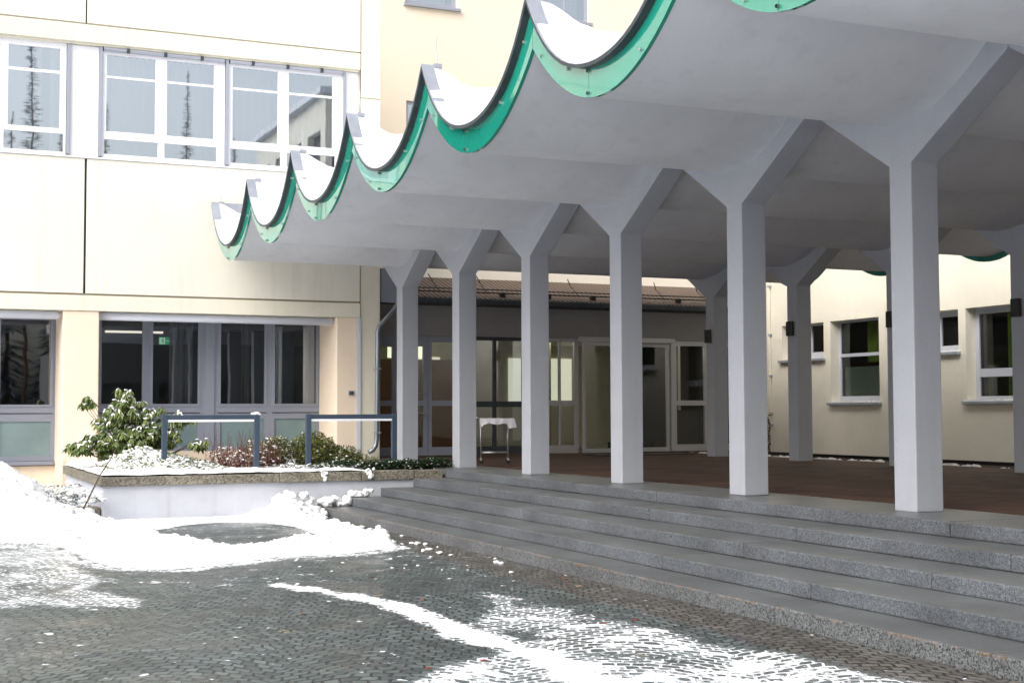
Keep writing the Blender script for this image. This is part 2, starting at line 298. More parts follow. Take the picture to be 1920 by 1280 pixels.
# ------------------------------------------------------------------ helpers
class MB:
    def __init__(s): s.v = []; s.f = []; s.mi = []
    def quad(s, a, b, c, d, mi=0):
        n = len(s.v); s.v += [tuple(a), tuple(b), tuple(c), tuple(d)]; s.f.append((n, n+1, n+2, n+3)); s.mi.append(mi)
    def tri(s, a, b, c, mi=0):
        n = len(s.v); s.v += [tuple(a), tuple(b), tuple(c)]; s.f.append((n, n+1, n+2)); s.mi.append(mi)
    def box(s, x0, x1, y0, y1, z0, z1, mi=0, top=None):
        n = len(s.v)
        s.v += [(x0, y0, z0), (x1, y0, z0), (x1, y1, z0), (x0, y1, z0), (x0, y0, z1), (x1, y0, z1), (x1, y1, z1), (x0, y1, z1)]
        s.f += [(n+3, n+2, n+1, n), (n+4, n+5, n+6, n+7), (n, n+1, n+5, n+4), (n+1, n+2, n+6, n+5), (n+2, n+3, n+7, n+6), (n+3, n, n+4, n+7)]
        s.mi += [mi, mi if top is None else top, mi, mi, mi, mi]; return s
    def prism(s, poly, a0, a1, axis='x', mi=0):
        """poly of (u,w); extruded along axis x (u=y) or y (u=x)"""
        n = len(s.v); k = len(poly)
        for a in (a0, a1):
            for u, w in poly: s.v.append((a, u, w) if axis == 'x' else (u, a, w))
        s.f.append(tuple(range(n, n+k))[::-1]); s.f.append(tuple(range(n+k, n+2*k))); s.mi += [mi, mi]
        for i in range(k):
            j = (i+1) % k; s.f.append((n+i, n+j, n+k+j, n+k+i)); s.mi.append(mi)
        return s
    def tube(s, pts, r, seg=8, mi=0):
        pts = [Vector(p) for p in pts]; n = len(s.v); k = len(pts)
        for i, p in enumerate(pts):
            t = (pts[min(i+1, k-1)]-pts[max(i-1, 0)]).normalized()
            a = t.orthogonal().normalized() if i == 0 else (a-t*a.dot(t)).normalized()
            b = t.cross(a); rr = r[i] if isinstance(r, (list, tuple)) else r
            for q in range(seg):
                an = 2*math.pi*q/seg; s.v.append(tuple(p+(a*math.cos(an)+b*math.sin(an))*rr))
        for i in range(k-1):
            for q in range(seg):
                q2 = (q+1) % seg; s.f.append((n+i*seg+q, n+i*seg+q2, n+(i+1)*seg+q2, n+(i+1)*seg+q)); s.mi.append(mi)
        s.f.append(tuple(range(n, n+seg))[::-1]); s.f.append(tuple(range(n+(k-1)*seg, n+k*seg))); s.mi += [mi, mi]; return s
    def wall(s, u0, u1, w0, w1, d0, d1, holes=(), axis='y', mi=0):
        """solid plate with rectangular holes. axis y: u=x, d=y; axis x: u=y, d=x"""
        us = sorted({u0, u1, *[min(max(h[0], u0), u1) for h in holes], *[min(max(h[1], u0), u1) for h in holes]})
        ws = sorted({w0, w1, *[min(max(h[2], w0), w1) for h in holes], *[min(max(h[3], w0), w1) for h in holes]})
        P = (lambda u, w, d: (u, d, w)) if axis == 'y' else (lambda u, w, d: (d, u, w))
        nu, nw = len(us)-1, len(ws)-1
        fill = [[not any(h[0]-1e-6 < (us[i]+us[i+1])/2 < h[1]+1e-6 and h[2]-1e-6 < (ws[j]+ws[j+1])/2 < h[3]+1e-6 for h in holes) for j in range(nw)] for i in range(nu)]
        g = lambda i, j: 0 <= i < nu and 0 <= j < nw and fill[i][j]
        for i in range(nu):
            for j in range(nw):
                if not fill[i][j]: continue
                a, b, c, d = us[i], us[i+1], ws[j], ws[j+1]
                s.quad(P(a, c, d0), P(b, c, d0), P(b, d, d0), P(a, d, d0), mi); s.quad(P(a, c, d1), P(a, d, d1), P(b, d, d1), P(b, c, d1), mi)
                if not g(i-1, j): s.quad(P(a, c, d0), P(a, d, d0), P(a, d, d1), P(a, c, d1), mi)
                if not g(i+1, j): s.quad(P(b, c, d0), P(b, c, d1), P(b, d, d1), P(b, d, d0), mi)
                if not g(i, j-1): s.quad(P(a, c, d0), P(a, c, d1), P(b, c, d1), P(b, c, d0), mi)
                if not g(i, j+1): s.quad(P(a, d, d0), P(b, d, d0), P(b, d, d1), P(a, d, d1), mi)
        return s
    def build(s, name, mats, parent=None, smooth=False, bevel=0):
        me = bpy.data.meshes.new(name); me.from_pydata(s.v, [], s.f)
        for mm in (mats if isinstance(mats, (list, tuple)) else [mats]): me.materials.append(M[mm] if isinstance(mm, str) else mm)
        me.polygons.foreach_set('material_index', s.mi)
        me.update(); o = bpy.data.objects.new(name, me); C.objects.link(o)
        if parent: o.parent = parent; o.location = -parent.location
        if smooth:
            for p in me.polygons: p.use_smooth = True
        if bevel:
            import bmesh
            bm = bmesh.new(); bm.from_mesh(me); bmesh.ops.remove_doubles(bm, verts=bm.verts, dist=1e-4); bm.to_mesh(me); bm.free()
            md = o.modifiers.new('bevel', 'BEVEL'); md.width = bevel; md.segments = 2; md.limit_method = 'ANGLE'
        return o

def thing(name, loc=(0, 0, 0)):
    o = bpy.data.objects.new(name, None); o.location = loc; o.empty_display_size = .2; C.objects.link(o); return o
def tag(o, label, cat, group=None):
    o['label'] = label; o['category'] = cat
    if group: o['group'] = group
    return o
def kind(o, k='structure'): o['kind'] = k; return o

def pane_grid(parent, u0, u1, w0, w1, d, panes, fm, gm, fw=.06, axis='y', glass_d=.03, name='window', extra=None):
    """frame plate with pane holes (frame is the part, panes its sub-parts)"""
    fr = MB().wall(u0, u1, w0, w1, d, d+fw, panes, axis).build(name, fm, parent)
    for k, p in enumerate(panes):
        g = MB(); P = (lambda u, w: (u, d+glass_d, w)) if axis == 'y' else (lambda u, w: (d+glass_d, u, w))
        qd = [P(p[0]-.004, p[2]-.004), P(p[1]+.004, p[2]-.004), P(p[1]+.004, p[3]+.004), P(p[0]-.004, p[3]+.004)]
        g.quad(*(qd if axis == 'y' else qd[::-1]))   # pane normal towards the outside
        mm = gm[k] if isinstance(gm, (list, tuple)) else gm
        q = g.build('pane', mm); q.parent = fr
    return fr
def fix(parent):  # keep world geometry of sub-parts (parents carry offsets only at top level)
    pass

# ------------------------------------------------------------------ constants of the place
T = .70                                   # terrace height
YC = [26.25-3.031*k for k in range(10)]   # trough / column centres from the far end
HALF = 3.031/2
XR0, XR1 = 5.90, 19.0                     # rims of the canopy
Lo = lambda t: 4.615+.344*t*t
Up = lambda t: 4.895+.29*t*t+.060*t**4
Rf = lambda t: 4.80+.330*t*t

def inpoly(x, y, P):
    c = False; n = len(P); j = n-1
    for i in range(n):
        xi, yi = P[i]; xj, yj = P[j]
        if (yi > y) != (yj > y) and x < (xj-xi)*(y-yi)/(yj-yi)+xi: c = not c
        j = i
    return c
def segd(x, y, a, b):
    ax, ay = a; bx, by = b; dx, dy = bx-ax, by-ay; t = max(0, min(1, ((x-ax)*dx+(y-ay)*dy)/(dx*dx+dy*dy+1e-12)))
    return math.hypot(x-ax-t*dx, y-ay-t*dy), t
def polyd(x, y, P):
    return min(segd(x, y, P[i], P[(i+1) % len(P)])[0] for i in range(len(P)))*(1 if inpoly(x, y, P) else -1)
def lined(x, y, P):
    return min(segd(x, y, P[i], P[i+1])[0] for i in range(len(P)-1))
def fn(x, y, s, z=0): return noise.noise(Vector((x*s, y*s, z)))

# ------------------------------------------------------------------ ground
P_streak = [(3.51, 13.6), (3.81, 12.9), (4.03, 12.11), (4.1, 11.17), (4.10, 10.23), (4.12, 9.51), (4.18, 8.98), (4.16, 8.43), (4.04, 7.6), (3.9, 6.5)]
P_patch = [(5.15, 12.6), (5.42, 12.1), (5.62, 11.16), (5.65, 10.13), (5.75, 8.91), (5.9, 7.93), (6.1, 6.6), (5.0, 5.0), (2.9, 6.5), (2.85, 8.2), (3.3, 8.8), (3.8, 9.1), (4.05, 10.0), (4.3, 10.8), (4.7, 11.4)]
P_left = [(1.0, 20.6), (2.03, 19.4), (2.3, 15.58), (2.15, 12.9), (1.71, 12.3), (1.16, 12.7), (0.3, 12.5), (-1, 14), (-1, 20)]
P_lt2 = [(1.81, 13.79), (2.09, 13.04), (1.97, 12.53), (1.58, 13.09)]
P_M = [(-4, 22), (-0.63, 21.0), (1.39, 20.0), (1.77, 19.5), (2.03, 18.9), (2.14, 17.78), (2.19, 16.6), (2.38, 15.93), (2.88, 15.46), (3.34, 15.7), (3.62, 15.87), (4.21, 16.23), (4.72, 16.18), (5.14, 16.25), (5.87, 16.8), (6.02, 17.4), (5.98, 18.26), (6.02, 18.9), (6.05, 19.6), (6.0, 20.31), (6.3, 21.5), (6.45, 22.45), (2.98, 22.47), (2.98, 27.9), (-6, 27.9)]
P_hole = [(3.5, 20.6), (4.16, 21.45), (4.81, 21.75), (5.35, 21.3), (5.58, 20.3), (5.48, 18.8), (4.98, 18.15), (4.5, 17.8), (4.2, 17.25), (3.97, 17.41), (3.72, 17.5), (3.6, 18.38), (3.45, 19.57)]
P_ridge = [(3.32, 18.8), (3.48, 17.7), (3.70, 16.95), (4.07, 16.75), (4.5, 17.1), (4.9, 17.55), (5.28, 17.5), (5.55, 17.15), (5.80, 16.98)]
P_ridge2 = [(5.9, 22.2), (5.82, 21.2), (5.77, 20.38), (5.84, 19.1), (5.80, 17.73), (5.78, 17.05)]
def snow_amt(x, y):
    a = 0.0
    d = lined(x, y, P_streak)+.10*fn(x, y, 2.2, 4)+.05*fn(x, y, 6, 2); w = .08+.06*(14-min(y, 14)) * .45
    a = max(a, .86-.72*max(0, d-w*.25)/(w*.7+.09))
    dp = polyd(x, y, P_patch)
    if dp > -.5:
        near = max(0, min(1, (10.6-y)/2.2)); a = max(a, (.36+.14*near+.17*fn(x, y, 1.1, 6)+.08*fn(x, y, 3.3, 2))*min(1, max(0, (dp+.3)/.55)))
    dl = polyd(x, y, P_left); a = max(a, (.40+.14*fn(x, y, .9, 8))*min(1, max(0, (dl+.45)/.9)))
    a = max(a, .52*min(1, max(0, (polyd(x, y, P_lt2)+.25)/.3)))
    dm = polyd(x, y, P_M); dh = -polyd(x, y, P_hole)
    if dm > -.5: a = max(a, min(1.3, .62+dm*3) if dm > -.12 else .62+(dm+.12)*1.2) if dh > .06 else max(a, .22)
    if x > 6.02: a = min(a, .16+.1*fn(x, y, 3))
    base = .21+.14*max(-.6, fn(x, y, .45, 3))+.10*max(0, min(1, (y-13)/3))*(1 if x < 5.9 else 0)
    a = max(a, base)
    out = (8.9-.47*x)-y      # nearer than the picture's lower edge the yard is under trodden snow
    if out > 0 or x < -.5: a = max(a, min(.95, .35+.6*max(out, -.5-x)))
    return max(0, min(1.3, a))
x0, x1, y0, y1, st = -3.0, 6.56, -4.0, 28.0, .08
nx, ny = int((x1-x0)/st)+1, int((y1-y0)/st)+1
vs = [(x0+i*(x1-x0)/(nx-1), y0+j*(y1-y0)/(ny-1), .006*fn(x0+i*st, y0+j*st, .7)) for j in range(ny) for i in range(nx)]
fs = [(j*nx+i, j*nx+i+1, (j+1)*nx+i+1, (j+1)*nx+i) for j in range(ny-1) for i in range(nx-1)]
me = bpy.data.meshes.new('courtyard'); me.from_pydata(vs, [], fs)
at = me.attributes.new('snow', 'FLOAT', 'POINT'); at.data.foreach_set('value', [snow_amt(v[0], v[1]) for v in vs])
me.materials.append(M['cobble']); o = bpy.data.objects.new('courtyard', me); C.objects.link(o); kind(o)
M['snowfield'] = mat('trodden_snow', (.66, .68, .71), .9, var=.15, vscale=.5, bump=.3, bscale=8)
g = MB(); g.quad((-300, -300, -.03), (300, -300, -.03), (300, 300, -.03), (-300, 300, -.03)); kind(g.build('ground', 'snowfield'))

# ------------------------------------------------------------------ steps and terrace
steps = thing('granite_steps', (6.5, 12, 0))
tag(steps, 'five long grey granite steps leading up from the cobbles to the colonnade', 'steps')
fronts = [6.53, 7.02, 7.60, 8.19, 8.79]
for i, xf in enumerate(fronts):
    b = MB(); z1 = .14*(i+1); z0 = z1-.14; xe = (fronts[i+1]+.06) if i < 4 else 9.95
    yy = 22.47; rnd = random.Random(i+3); k = 0
    while yy > -2.5:
        ln = rnd.uniform(2.3, 3.1); ya = max(-2.6, yy-ln)
        dz = rnd.uniform(-.002, .002)
        b.box(xf+rnd.uniform(0, .006), xe, ya+.004, yy-.004, z0-(.05 if i == 0 else -.001), z1+dz, 0, 1); yy = ya
    b.build('step', ['granite_rust' if i == 0 else 'granite', 'granite_top'], steps, bevel=.014)
tf = MB(); tf.box(9.952, 17.5, -2.6, 30, -.5, T+.003); o = tf.build('terrace_floor', 'brickfloor'); kind(o)
tf = MB(); tf.box(6.7, 9.3, 22.6, 30, -.3, T-.16); kind(tf.build('terrace_base', 'soil'))
tf = MB(); tf.box(8.9, 9.95, 22.475, 28.6, T-.2, T+.002); kind(tf.build('terrace_edge', 'granite_top'))
tf = MB(); tf.box(17.55, 21.7, -10, 40, -.2, .52); kind(tf.build('gravel_strip', 'soil'))

# ------------------------------------------------------------------ canopy
canopy = thing('canopy', (5.9, 12, 4.6))
tag(canopy, 'long white scalloped concrete canopy roof with a glossy green wavy rim on y-shaped columns', 'canopy')
NT = 11
def profile(fn_, n=NT*2):
    pts = []
    for k in range(len(YC)):
        yc = YC[k]
        for q in range(n):
            t = HALF-2*HALF*q/n; pts.append((yc+t, fn_(t)))
    pts.append((YC[-1]-HALF, fn_(HALF))); return pts
lo, ro, up = profile(Lo), profile(Rf), profile(Up)
sh = MB(); n = len(lo)
for i in range(n-1):
    for x_a, x_b in ((XR0+.03, 9.4), (9.4, 13), (13, XR1-.03)):
        sh.quad((x_a, *lo[i]), (x_b, *lo[i]), (x_b, *lo[i+1]), (x_a, *lo[i+1]))
        sh.quad((x_a, *ro[i]), (x_a, *ro[i+1]), (x_b, *ro[i+1]), (x_b, *ro[i]))
    for x_a in (XR0+.03, XR1-.03):
        sh.quad((x_a, *lo[i]), (x_a, *lo[i+1]), (x_a, *ro[i+1]), (x_a, *ro[i]))
for p, q in ((lo[0], ro[0]), (lo[-1], ro[-1])):
    sh.quad((XR0+.03, *p), (XR1-.03, *p), (XR1-.03, *q), (XR0+.03, *q))
o = sh.build('shell', 'shell', canopy)
import bmesh
def weld(o, d=1e-4, smooth_angle=None):
    bm = bmesh.new(); bm.from_mesh(o.data); bmesh.ops.remove_doubles(bm, verts=bm.verts, dist=d); bmesh.ops.recalc_face_normals(bm, faces=bm.faces)
    bm.to_mesh(o.data); bm.free()
    if smooth_angle is not None:
        for p in o.data.polygons: p.use_smooth = True
        try: o.data.set_sharp_from_angle(angle=smooth_angle)
        except Exception: pass
weld(o, smooth_angle=R(35))
# formwork joints: faint raised construction seams in the troughs are left to the surface
def strip_solid(mb, pa, pb, xa, xb):
    """solid between curve pa (lower) and pb (upper) from xa to xb"""
    for i in range(len(pa)-1):
        a, b, c, d = pa[i], pa[i+1], pb[i+1], pb[i]
        mb.quad((xa, *a), (xa, *b), (xa, *c), (xa, *d)); mb.quad((xb, *a), (xb, *d), (xb, *c), (xb, *b))
        mb.quad((xa, *a), (xb, *a), (xb, *b), (xa, *b)); mb.quad((xa, *d), (xa, *c), (xb, *c), (xb, *d))
    for j in (0, -1): mb.quad((xa, *pa[j]), (xb, *pa[j]), (xb, *pb[j]), (xa, *pb[j]))
# glossy green sheets: front rim one sheet per half trough so that joints show
nn = NT*2
for side, (xa, xb) in enumerate(((XR0-.012, XR0+.025), (XR1-.025, XR1+.012))):
    for k in range(len(YC)):
        seg_l = [(YC[k]+HALF-2*HALF*q/nn, Lo(HALF-2*HALF*q/nn)-(.008, .10)[side]) for q in range(nn+1)]
        seg_u = [(YC[k]+HALF-2*HALF*q/nn, Up(HALF-2*HALF*q/nn)-.012) for q in range(nn+1)]
        cut = nn//2-2
        g = MB()
        for (a, b) in ((0, cut), (cut, nn)):
            pa = [(y+(-.003 if i_ == 0 else 0), z) for i_, (y, z) in enumerate(seg_l[a:b+1])]; pb = [(y+(-.003 if i_ == 0 else 0), z) for i_, (y, z) in enumerate(seg_u[a:b+1])]
            pa = [(y+(.003 if i_ == len(pa)-1 else 0), z) for i_, (y, z) in enumerate(pa)]; pb = [(y+(.003 if i_ == len(pb)-1 else 0), z) for i_, (y, z) in enumerate(pb)]
            strip_solid(g, pa, pb, xa, xb)
        o = g.build('fascia_panel', 'green', canopy)
# upstand behind the fascia and projecting lip
g = MB(); strip_solid(g, [(y, z-.01) for y, z in ro], [(y, z-.03) for y, z in up], XR0+.031, XR0+.055)
g.build('upstand', 'zinc', canopy)
g = MB()
def lip_pts(off):
    out = []
    for k in range(len(YC)):
        for q in range(nn+1):
            t = HALF-2*HALF*q/nn
            d = .58*t+.24*t**3; L_ = math.hypot(1, d)
            out.append((YC[k]+t-d/L_*off*(1 if abs(t) < HALF-.01 else 0), Up(t)+off/L_ if abs(t) < HALF-.01 else Up(t)+off*1.9))
    return out
strip_solid(g, lip_pts(-.012), lip_pts(.022), XR0-.09, XR0+.062)
g.build('rim_lip', 'darkmetal', canopy)
g = MB(); strip_solid(g, lip_pts(.0225), lip_pts(.030), XR0-.094, XR0+.066)
g.build('rim_flashing', 'zinc', canopy)
g = MB(); strip_solid(g, lip_pts(-.012), lip_pts(.022), XR1-.17, XR1+.09); g.build('rim_lip', 'darkmetal', canopy)
# end upstand against the office building
g = MB(); g.box(XR0+.0, 18.9, 27.775, 27.84, 5.35, 5.93); g.box(XR0+.14, 18.9, 27.70, 27.774, 5.60, 5.66)
g.build('end_flashing', 'zinc', canopy)
# screws on the fascia, rods on the crests
g = MB()
for k in range(9):
    for t in (-1.32, -.72, -.06, .06, .7, 1.3):
        for fz in ((.12, .88) if abs(t) < .1 else (.2,) if random.random() < .5 else (.8,)):
            z = Lo(t)+fz*(Up(t)-Lo(t)); y = YC[k]+t+(.27 if abs(t) < .1 else 0)
            if abs(t) < .1: y = YC[k]+.276+(t > 0)*(-.0); z = Lo(.276)+fz*(Up(.276)-Lo(.276))
            g.tube([(XR0-.035, y, z), (XR0-.012, y, z)], .016, 6)
g.build('fixings', 'steel', canopy)['kind'] = 'stuff'
g = MB()
for k in range(-1, 9):
    y = (YC[k]-HALF) if k >= 0 else 27.8
    g = MB(); g.tube([(XR0+.12, y, 5.88), (XR0+.10, y, 6.28)], .006, 5); g.box(XR0+.07, XR0+.17, y-.03, y+.03, 5.90, 5.95)
    g.build('lightning_rod', 'zinc', canopy)
# snow on the roof
sn = MB(); xs = [XR0-.075+(XR1-.3-XR0+.085)*(i/60)**2.2 for i in range(61)]
def rs(x, y, t):
    d = .06+.06*fn(x, y, 1.3)+.03*fn(x, y, 5); base = Rf(t)+.012+max(.015, d+.045*(1-abs(t)/HALF)+.055)
    u = max(0, min(1, 1-(x-XR0-.07)/.55)); u = u*u*(3-2*u); rim = Up(t)+.045+.012*fn(x, y, 4)-max(0, abs(t)-1.50+.03*fn(y, 0, 1.5))*.5
    if x < XR0+.068: return max(rim, Up(t)+.004)
    return base*(1-u)+max(base-.02, rim)*u
pp = [(YC[k]+HALF-2*HALF*q/16, HALF-2*HALF*q/16) for k in range(10) for q in range(16)]+[(YC[9]-HALF, -HALF)]
grid = [[(x, y, rs(x, y, t)) for (y, t) in pp] for x in xs]
for i in range(len(xs)-1):
    for j in range(len(pp)-1): sn.quad(grid[i][j], grid[i+1][j], grid[i+1][j+1], grid[i][j+1])
for j in range(len(pp)-1):
    (ya, ta), (yb, tb) = pp[j], pp[j+1]
    sn.quad(grid[0][j], grid[0][j+1], (xs[0]+.01, yb, Up(tb)+.003), (xs[0]+.01, ya, Up(ta)+.003))
o = sn.build('roof_snow', 'snow'); kind(o, 'stuff'); weld(o, smooth_angle=R(60)); o['label'] = 'white snow filling the troughs of the canopy roof'

# ------------------------------------------------------------------ columns
def column_mesh(name):
    b = MB(); w = .167; d = .341
    poly = [(-w, 0), (w, 0), (w, 3.495), (HALF-.004, 4.33)]
    zt = lambda t: Lo(t)+.05-T
    k = 14
    for q in range(k+1):
        t = HALF-.004-(2*HALF-.008)*q/k; poly.append((t, zt(t)))
    poly += [(-HALF+.004, 4.33), (-w, 3.495)]
    b.prism(poly, 0, d, 'x')
    return b
cb = column_mesh('column')
col_proto = cb.build('column', 'column', bevel=.012); me_col = col_proto.data
front_lab = ['front column nearest the planter and downpipe', 'front column just left of the white draped trolley', 'front column just right of the white draped trolley',
             'front column covering the left of the sliding glass doors', 'second nearest tall front column right of the glass doors', 'largest and nearest front column at the right', 'cut off arm of the front column beyond the top right corner']
back_lab = ['rear column at the far end beside the glass doors', 'rear column left of the curtained cream wall window', 'rear column half hidden behind the nearest front column', 'rear column cut by the right picture edge']
cols = []
def copycol(x, y, z, lab, grp):
    global col_proto
    if not cols: o = col_proto
    else: o = col_proto.copy(); C.objects.link(o)
    o.location = (x, y, z); tag(o, lab, 'column', grp); cols.append(o)
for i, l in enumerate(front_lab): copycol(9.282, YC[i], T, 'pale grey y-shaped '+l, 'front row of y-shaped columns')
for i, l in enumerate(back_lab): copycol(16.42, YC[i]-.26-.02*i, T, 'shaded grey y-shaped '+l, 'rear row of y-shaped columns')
lamps = ['black box wall lamp on the rear column by the glass doors', 'black box wall lamp on the rear column beside the small cream wall window', 'black box wall lamp half hidden by the nearest front column', 'black box wall lamp next to the curtained window at the right edge']
for i, l in enumerate(lamps):
    yb = YC[i]-.26-.02*i
    t = thing('wall_lamp', (16.42, yb, 3.33))
    MB().box(16.32, 16.40, yb-.10+.02, yb+.06+.02, 3.19, 3.48).build('lamp_body', 'black', t, bevel=.008)
    MB().box(16.40, 16.419, yb-.05, yb+.05, 3.23, 3.43).build('wall_bracket', 'black', t)
    tag(t, l, 'wall lamp', 'black lamps on the rear columns')

# ------------------------------------------------------------------ office building (left)
YF, YW, YU = 28.1, 29.4, 28.22
off = thing('office_building', (2, 28.1, 0)); tag(off, 'cream and peach office building with white upper windows and grey ground floor windows', 'building')
# upper windows: openings
up_holes = [(1.2, 9.05, 6.72, 8.98)]
w = MB(); w.wall(-14, 9.50, 3.70, 14, YF+.06, YF+.5, up_holes+[(-10, 1.0, 6.72, 8.98)], 'y'); w.box(-14, 9.5, YF+.5, 44, 13.8, 14); w.box(9.3, 9.5, YF+.5, 44, 3.7, 13.8); w.build('wall', 'cream_band', off)
# raised cream panels, joints left open between them
g = MB()
for (a, b_, c, d) in [(-6.0, -1.0, 4.04, 6.70), (-.98, 3.385, 4.04, 6.70), (3.43, 9.045, 4.04, 6.55+.15), (-6, 3.37, 9.40, 13.5), (3.40, 9.05, 9.40, 13.5)]:
    MB().box(a, b_, YF, YF+.058, c, d).build('facade_panel', 'cream_panel', off, bevel=.006)
g = MB(); g.box(-6, 9.05, YF+.0, YF+.058, 9.02, 9.37); g.box(-6, 9.05, YF-.012, YF+.058, 3.70, 4.00); g.box(9.07, 9.5, YF+.02, YF+.058, 8.43, 13.5); g.box(9.07, 9.5, YF+.02, YF+.058, .3, 8.41)
g.build('facade_band', 'cream_band', off, bevel=.005)
for q_ in ((3.386, 3.43, YF+.045, YF+.059, 4.04, 6.70), (3.371, 3.399, YF+.045, YF+.059, 9.40, 13.5), (9.046, 9.068, YF+.045, YF+.059, 3.7, 13.5)): MB().box(*q_).build('joint', 'cable', off)
M['sealant'] = mat('sealant', (.30, .26, .19), .8)
MB().box(-6, 9.045, YF+.03, YF+.059, 4.001, 4.039).build('joint', 'sealant', off)
# upper window bands
def rng(u0, u1, w0, w1): return (u0, u1, w0, w1)
win1 = [rng(1.95, 2.915, 8.42, 8.86), rng(1.95, 2.915, 7.28, 8.36), rng(1.88, 2.985, 6.82, 7.18)]
pane_grid(off, 1.2, 3.03, 6.72, 8.98, YU, win1+[rng(1.25, 1.8, 7.28, 8.86)], 'frame_white', 'glass_upper')
for (o0, o1) in ((3.715, 6.165), (6.24, 8.70)):
    a = o0+.085; b_ = a+.96; c = a+1.185; d = c+.96
    pane_grid(off, o0, o1, 6.72, 8.90, YU, [rng(a, b_, 8.415, 8.84), rng(c, d, 8.415, 8.84), rng(a, b_, 7.30, 8.37), rng(c, d, 7.30, 8.37), rng(a-.04, b_+.06, 6.84, 7.14), rng(c-.04, d+.06, 6.84, 7.14)], 'frame_white', 'glass_upper')
    bb = MB(); bb.tube([(o0+.02, YU-.04, 8.935), (o1-.02, YU-.04, 8.935)], .045, 10); o = bb.build('blind_box', 'rail_grey', off)
    for s in (.2, .5, .8):
        xx = o0+(o1-o0)*s; q2 = MB().box(xx-.03, xx+.03, YU-.10, YU-.03, 8.89, 8.975).build('bracket', 'darkmetal'); q2.parent = o
for a, b_ in ((3.10, 3.65), (8.735, 9.04)): MB().box(a, b_, YU+.0, YU+.05, 6.74, 8.97).build('infill_panel', 'frame_white', off, bevel=.004)
for xr in (3.068, 3.683, 6.203, 8.718):
    r_ = MB().box(xr-.028, xr+.028, YU-.05, YU+.03, 6.78, 8.97).build('blind_rail', 'rail_grey', off)
    q = MB().box(xr-.03, xr+.03, YU-.055, YU+.0, 6.745, 6.779).build('rail_foot', 'black'); q.parent = r_
MB().box(1.2, 9.05, YF-.03, YF+.05, 6.705, 6.74).build('sill', 'frame_white', off)
# curtains behind the upper panes, rooms
def curtain(x0_, x1_, z0_, z1_, y_, mt, parent, amp=.03, per=.13, axis='y', seed=0):
    b = MB(); n_ = max(6, int((x1_-x0_)/.02)); rr = random.Random(seed); ph = rr.random()*6
    pt = [(x0_+(x1_-x0_)*i/n_, y_+amp*math.sin(2*math.pi*(x0_+(x1_-x0_)*i/n_)/per+ph+1.2*math.sin(i*.07+ph))) for i in range(n_+1)]
    for i in range(n_):
        (a, ya), (c, yb) = pt[i], pt[i+1]
        if axis == 'y': b.quad((a, ya, z0_), (c, yb, z0_), (c, yb, z1_), (a, ya, z1_))
        else: b.quad((ya, a, z0_), (yb, c, z0_), (yb, c, z1_), (ya, a, z1_))
    return b.build('curtain', mt, parent, smooth=True)
curtain(1.6, 2.6, 6.8, 8.9, YU+.32, 'curtain', off, seed=1); curtain(2.75, 3.0, 6.8, 8.9, YU+.3, 'curtain', off, seed=2)
curtain(3.72, 8.68, 6.8, 8.9, YU+.36, 'curtain', off, seed=3)
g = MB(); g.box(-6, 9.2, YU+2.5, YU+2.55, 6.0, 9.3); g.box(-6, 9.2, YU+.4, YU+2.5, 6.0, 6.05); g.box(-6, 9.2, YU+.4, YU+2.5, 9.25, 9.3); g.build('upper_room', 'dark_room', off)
# ground floor: peach piers, recess walls
g = MB()
for (a, b_) in ((3.02, 3.70), (-3.2, -2.5), (8.54, 8.985)): MB().box(a, b_, YF+.02, YW+.2, .0, 3.70).build('pier', 'peach', off, bevel=.02)
g = MB(); g.box(-2.5, 3.02, YW-.02, YW+.3, .0, .64); g.box(3.7, 8.54, YW-.02, YW+.3, .0, .9); g.build('parapet_wall', 'peach', off)
g = MB(); g.box(-2.5, 8.54, YF+.06, YW+.2, 3.701, 3.74); g.build('soffit', 'soffit', off)
MB().box(8.986, 9.066, YF-.01, YF+.05, .3, 3.699).build('edge_strip', 'soffit', off)
# rounded blind casings below the band
def casing(a, b_):
    q = MB(); q.tube([(a, YF+.22, 3.615), (b_-.05, YF+.22, 3.615), (b_, YF+.22, 3.635)], [.085, .085, .045], 12); return q.build('blind_casing', 'soffit', off, smooth=True)
casing(3.72, 8.52); casing(-2.4, 2.98)
# ground floor windows
pane_grid(off, -2.5, 3.02, .74, 3.66, YW, [rng(1.965, 2.92, 1.87, 3.58), rng(1.965, 2.935, .84, 1.53), rng(.5, 1.75, 1.87, 3.58), rng(.5, 1.75, .84, 1.53)], 'frame_grey', ['glass', 'glass_frost', 'glass', 'glass_frost'])
L_ = [(3.92, 4.74), (4.955, 5.895), (6.375, 7.32), (7.545, 8.47)]
pane_grid(off, 3.70, 8.56, .86, 3.66, YW, [rng(a, b_, 1.885, 3.60) for a, b_ in L_]+[rng(a, b_, .98, 1.565) for a, b_ in L_], 'frame_grey', ['glass']*4+['glass_frost']*4)
for a, b_ in L_+[(1.965, 2.92)]:   # casement beads
    MB().wall(a-.06, b_+.05, 1.83, 3.64, YW-.022, YW-.001, [(a, b_, 1.87, 3.60)], 'y').build('casement', 'frame_grey', off)
    MB().box(a-.06, b_+.05, YW-.012, YW-.0005, 1.685, 1.70).build('seal', 'black', off)
MB().box(6.04, 6.24, YW-.03, YW-.001, .9, 3.66).build('mullion', 'frame_grey', off)
MB().box(-2.5, 3.0, YW-.14, YW-.02, .66, .735).build('sill', 'frame_grey', off, bevel=.008)
g = MB(); g.box(-2.5, 9.0, 34.5, 34.6, .1, 3.7); g.box(-2.5, 9.0, YW+.35, 34.5, .1, .15); g.box(-2.5, 9.0, YW+.35, 34.5, 3.69, 3.70); g.box(-2.6, -2.5, YW+.35, 34.5, .1, 3.7); g.box(9.0, 9.1, YW+.35, 34.5, .1, 3.7)
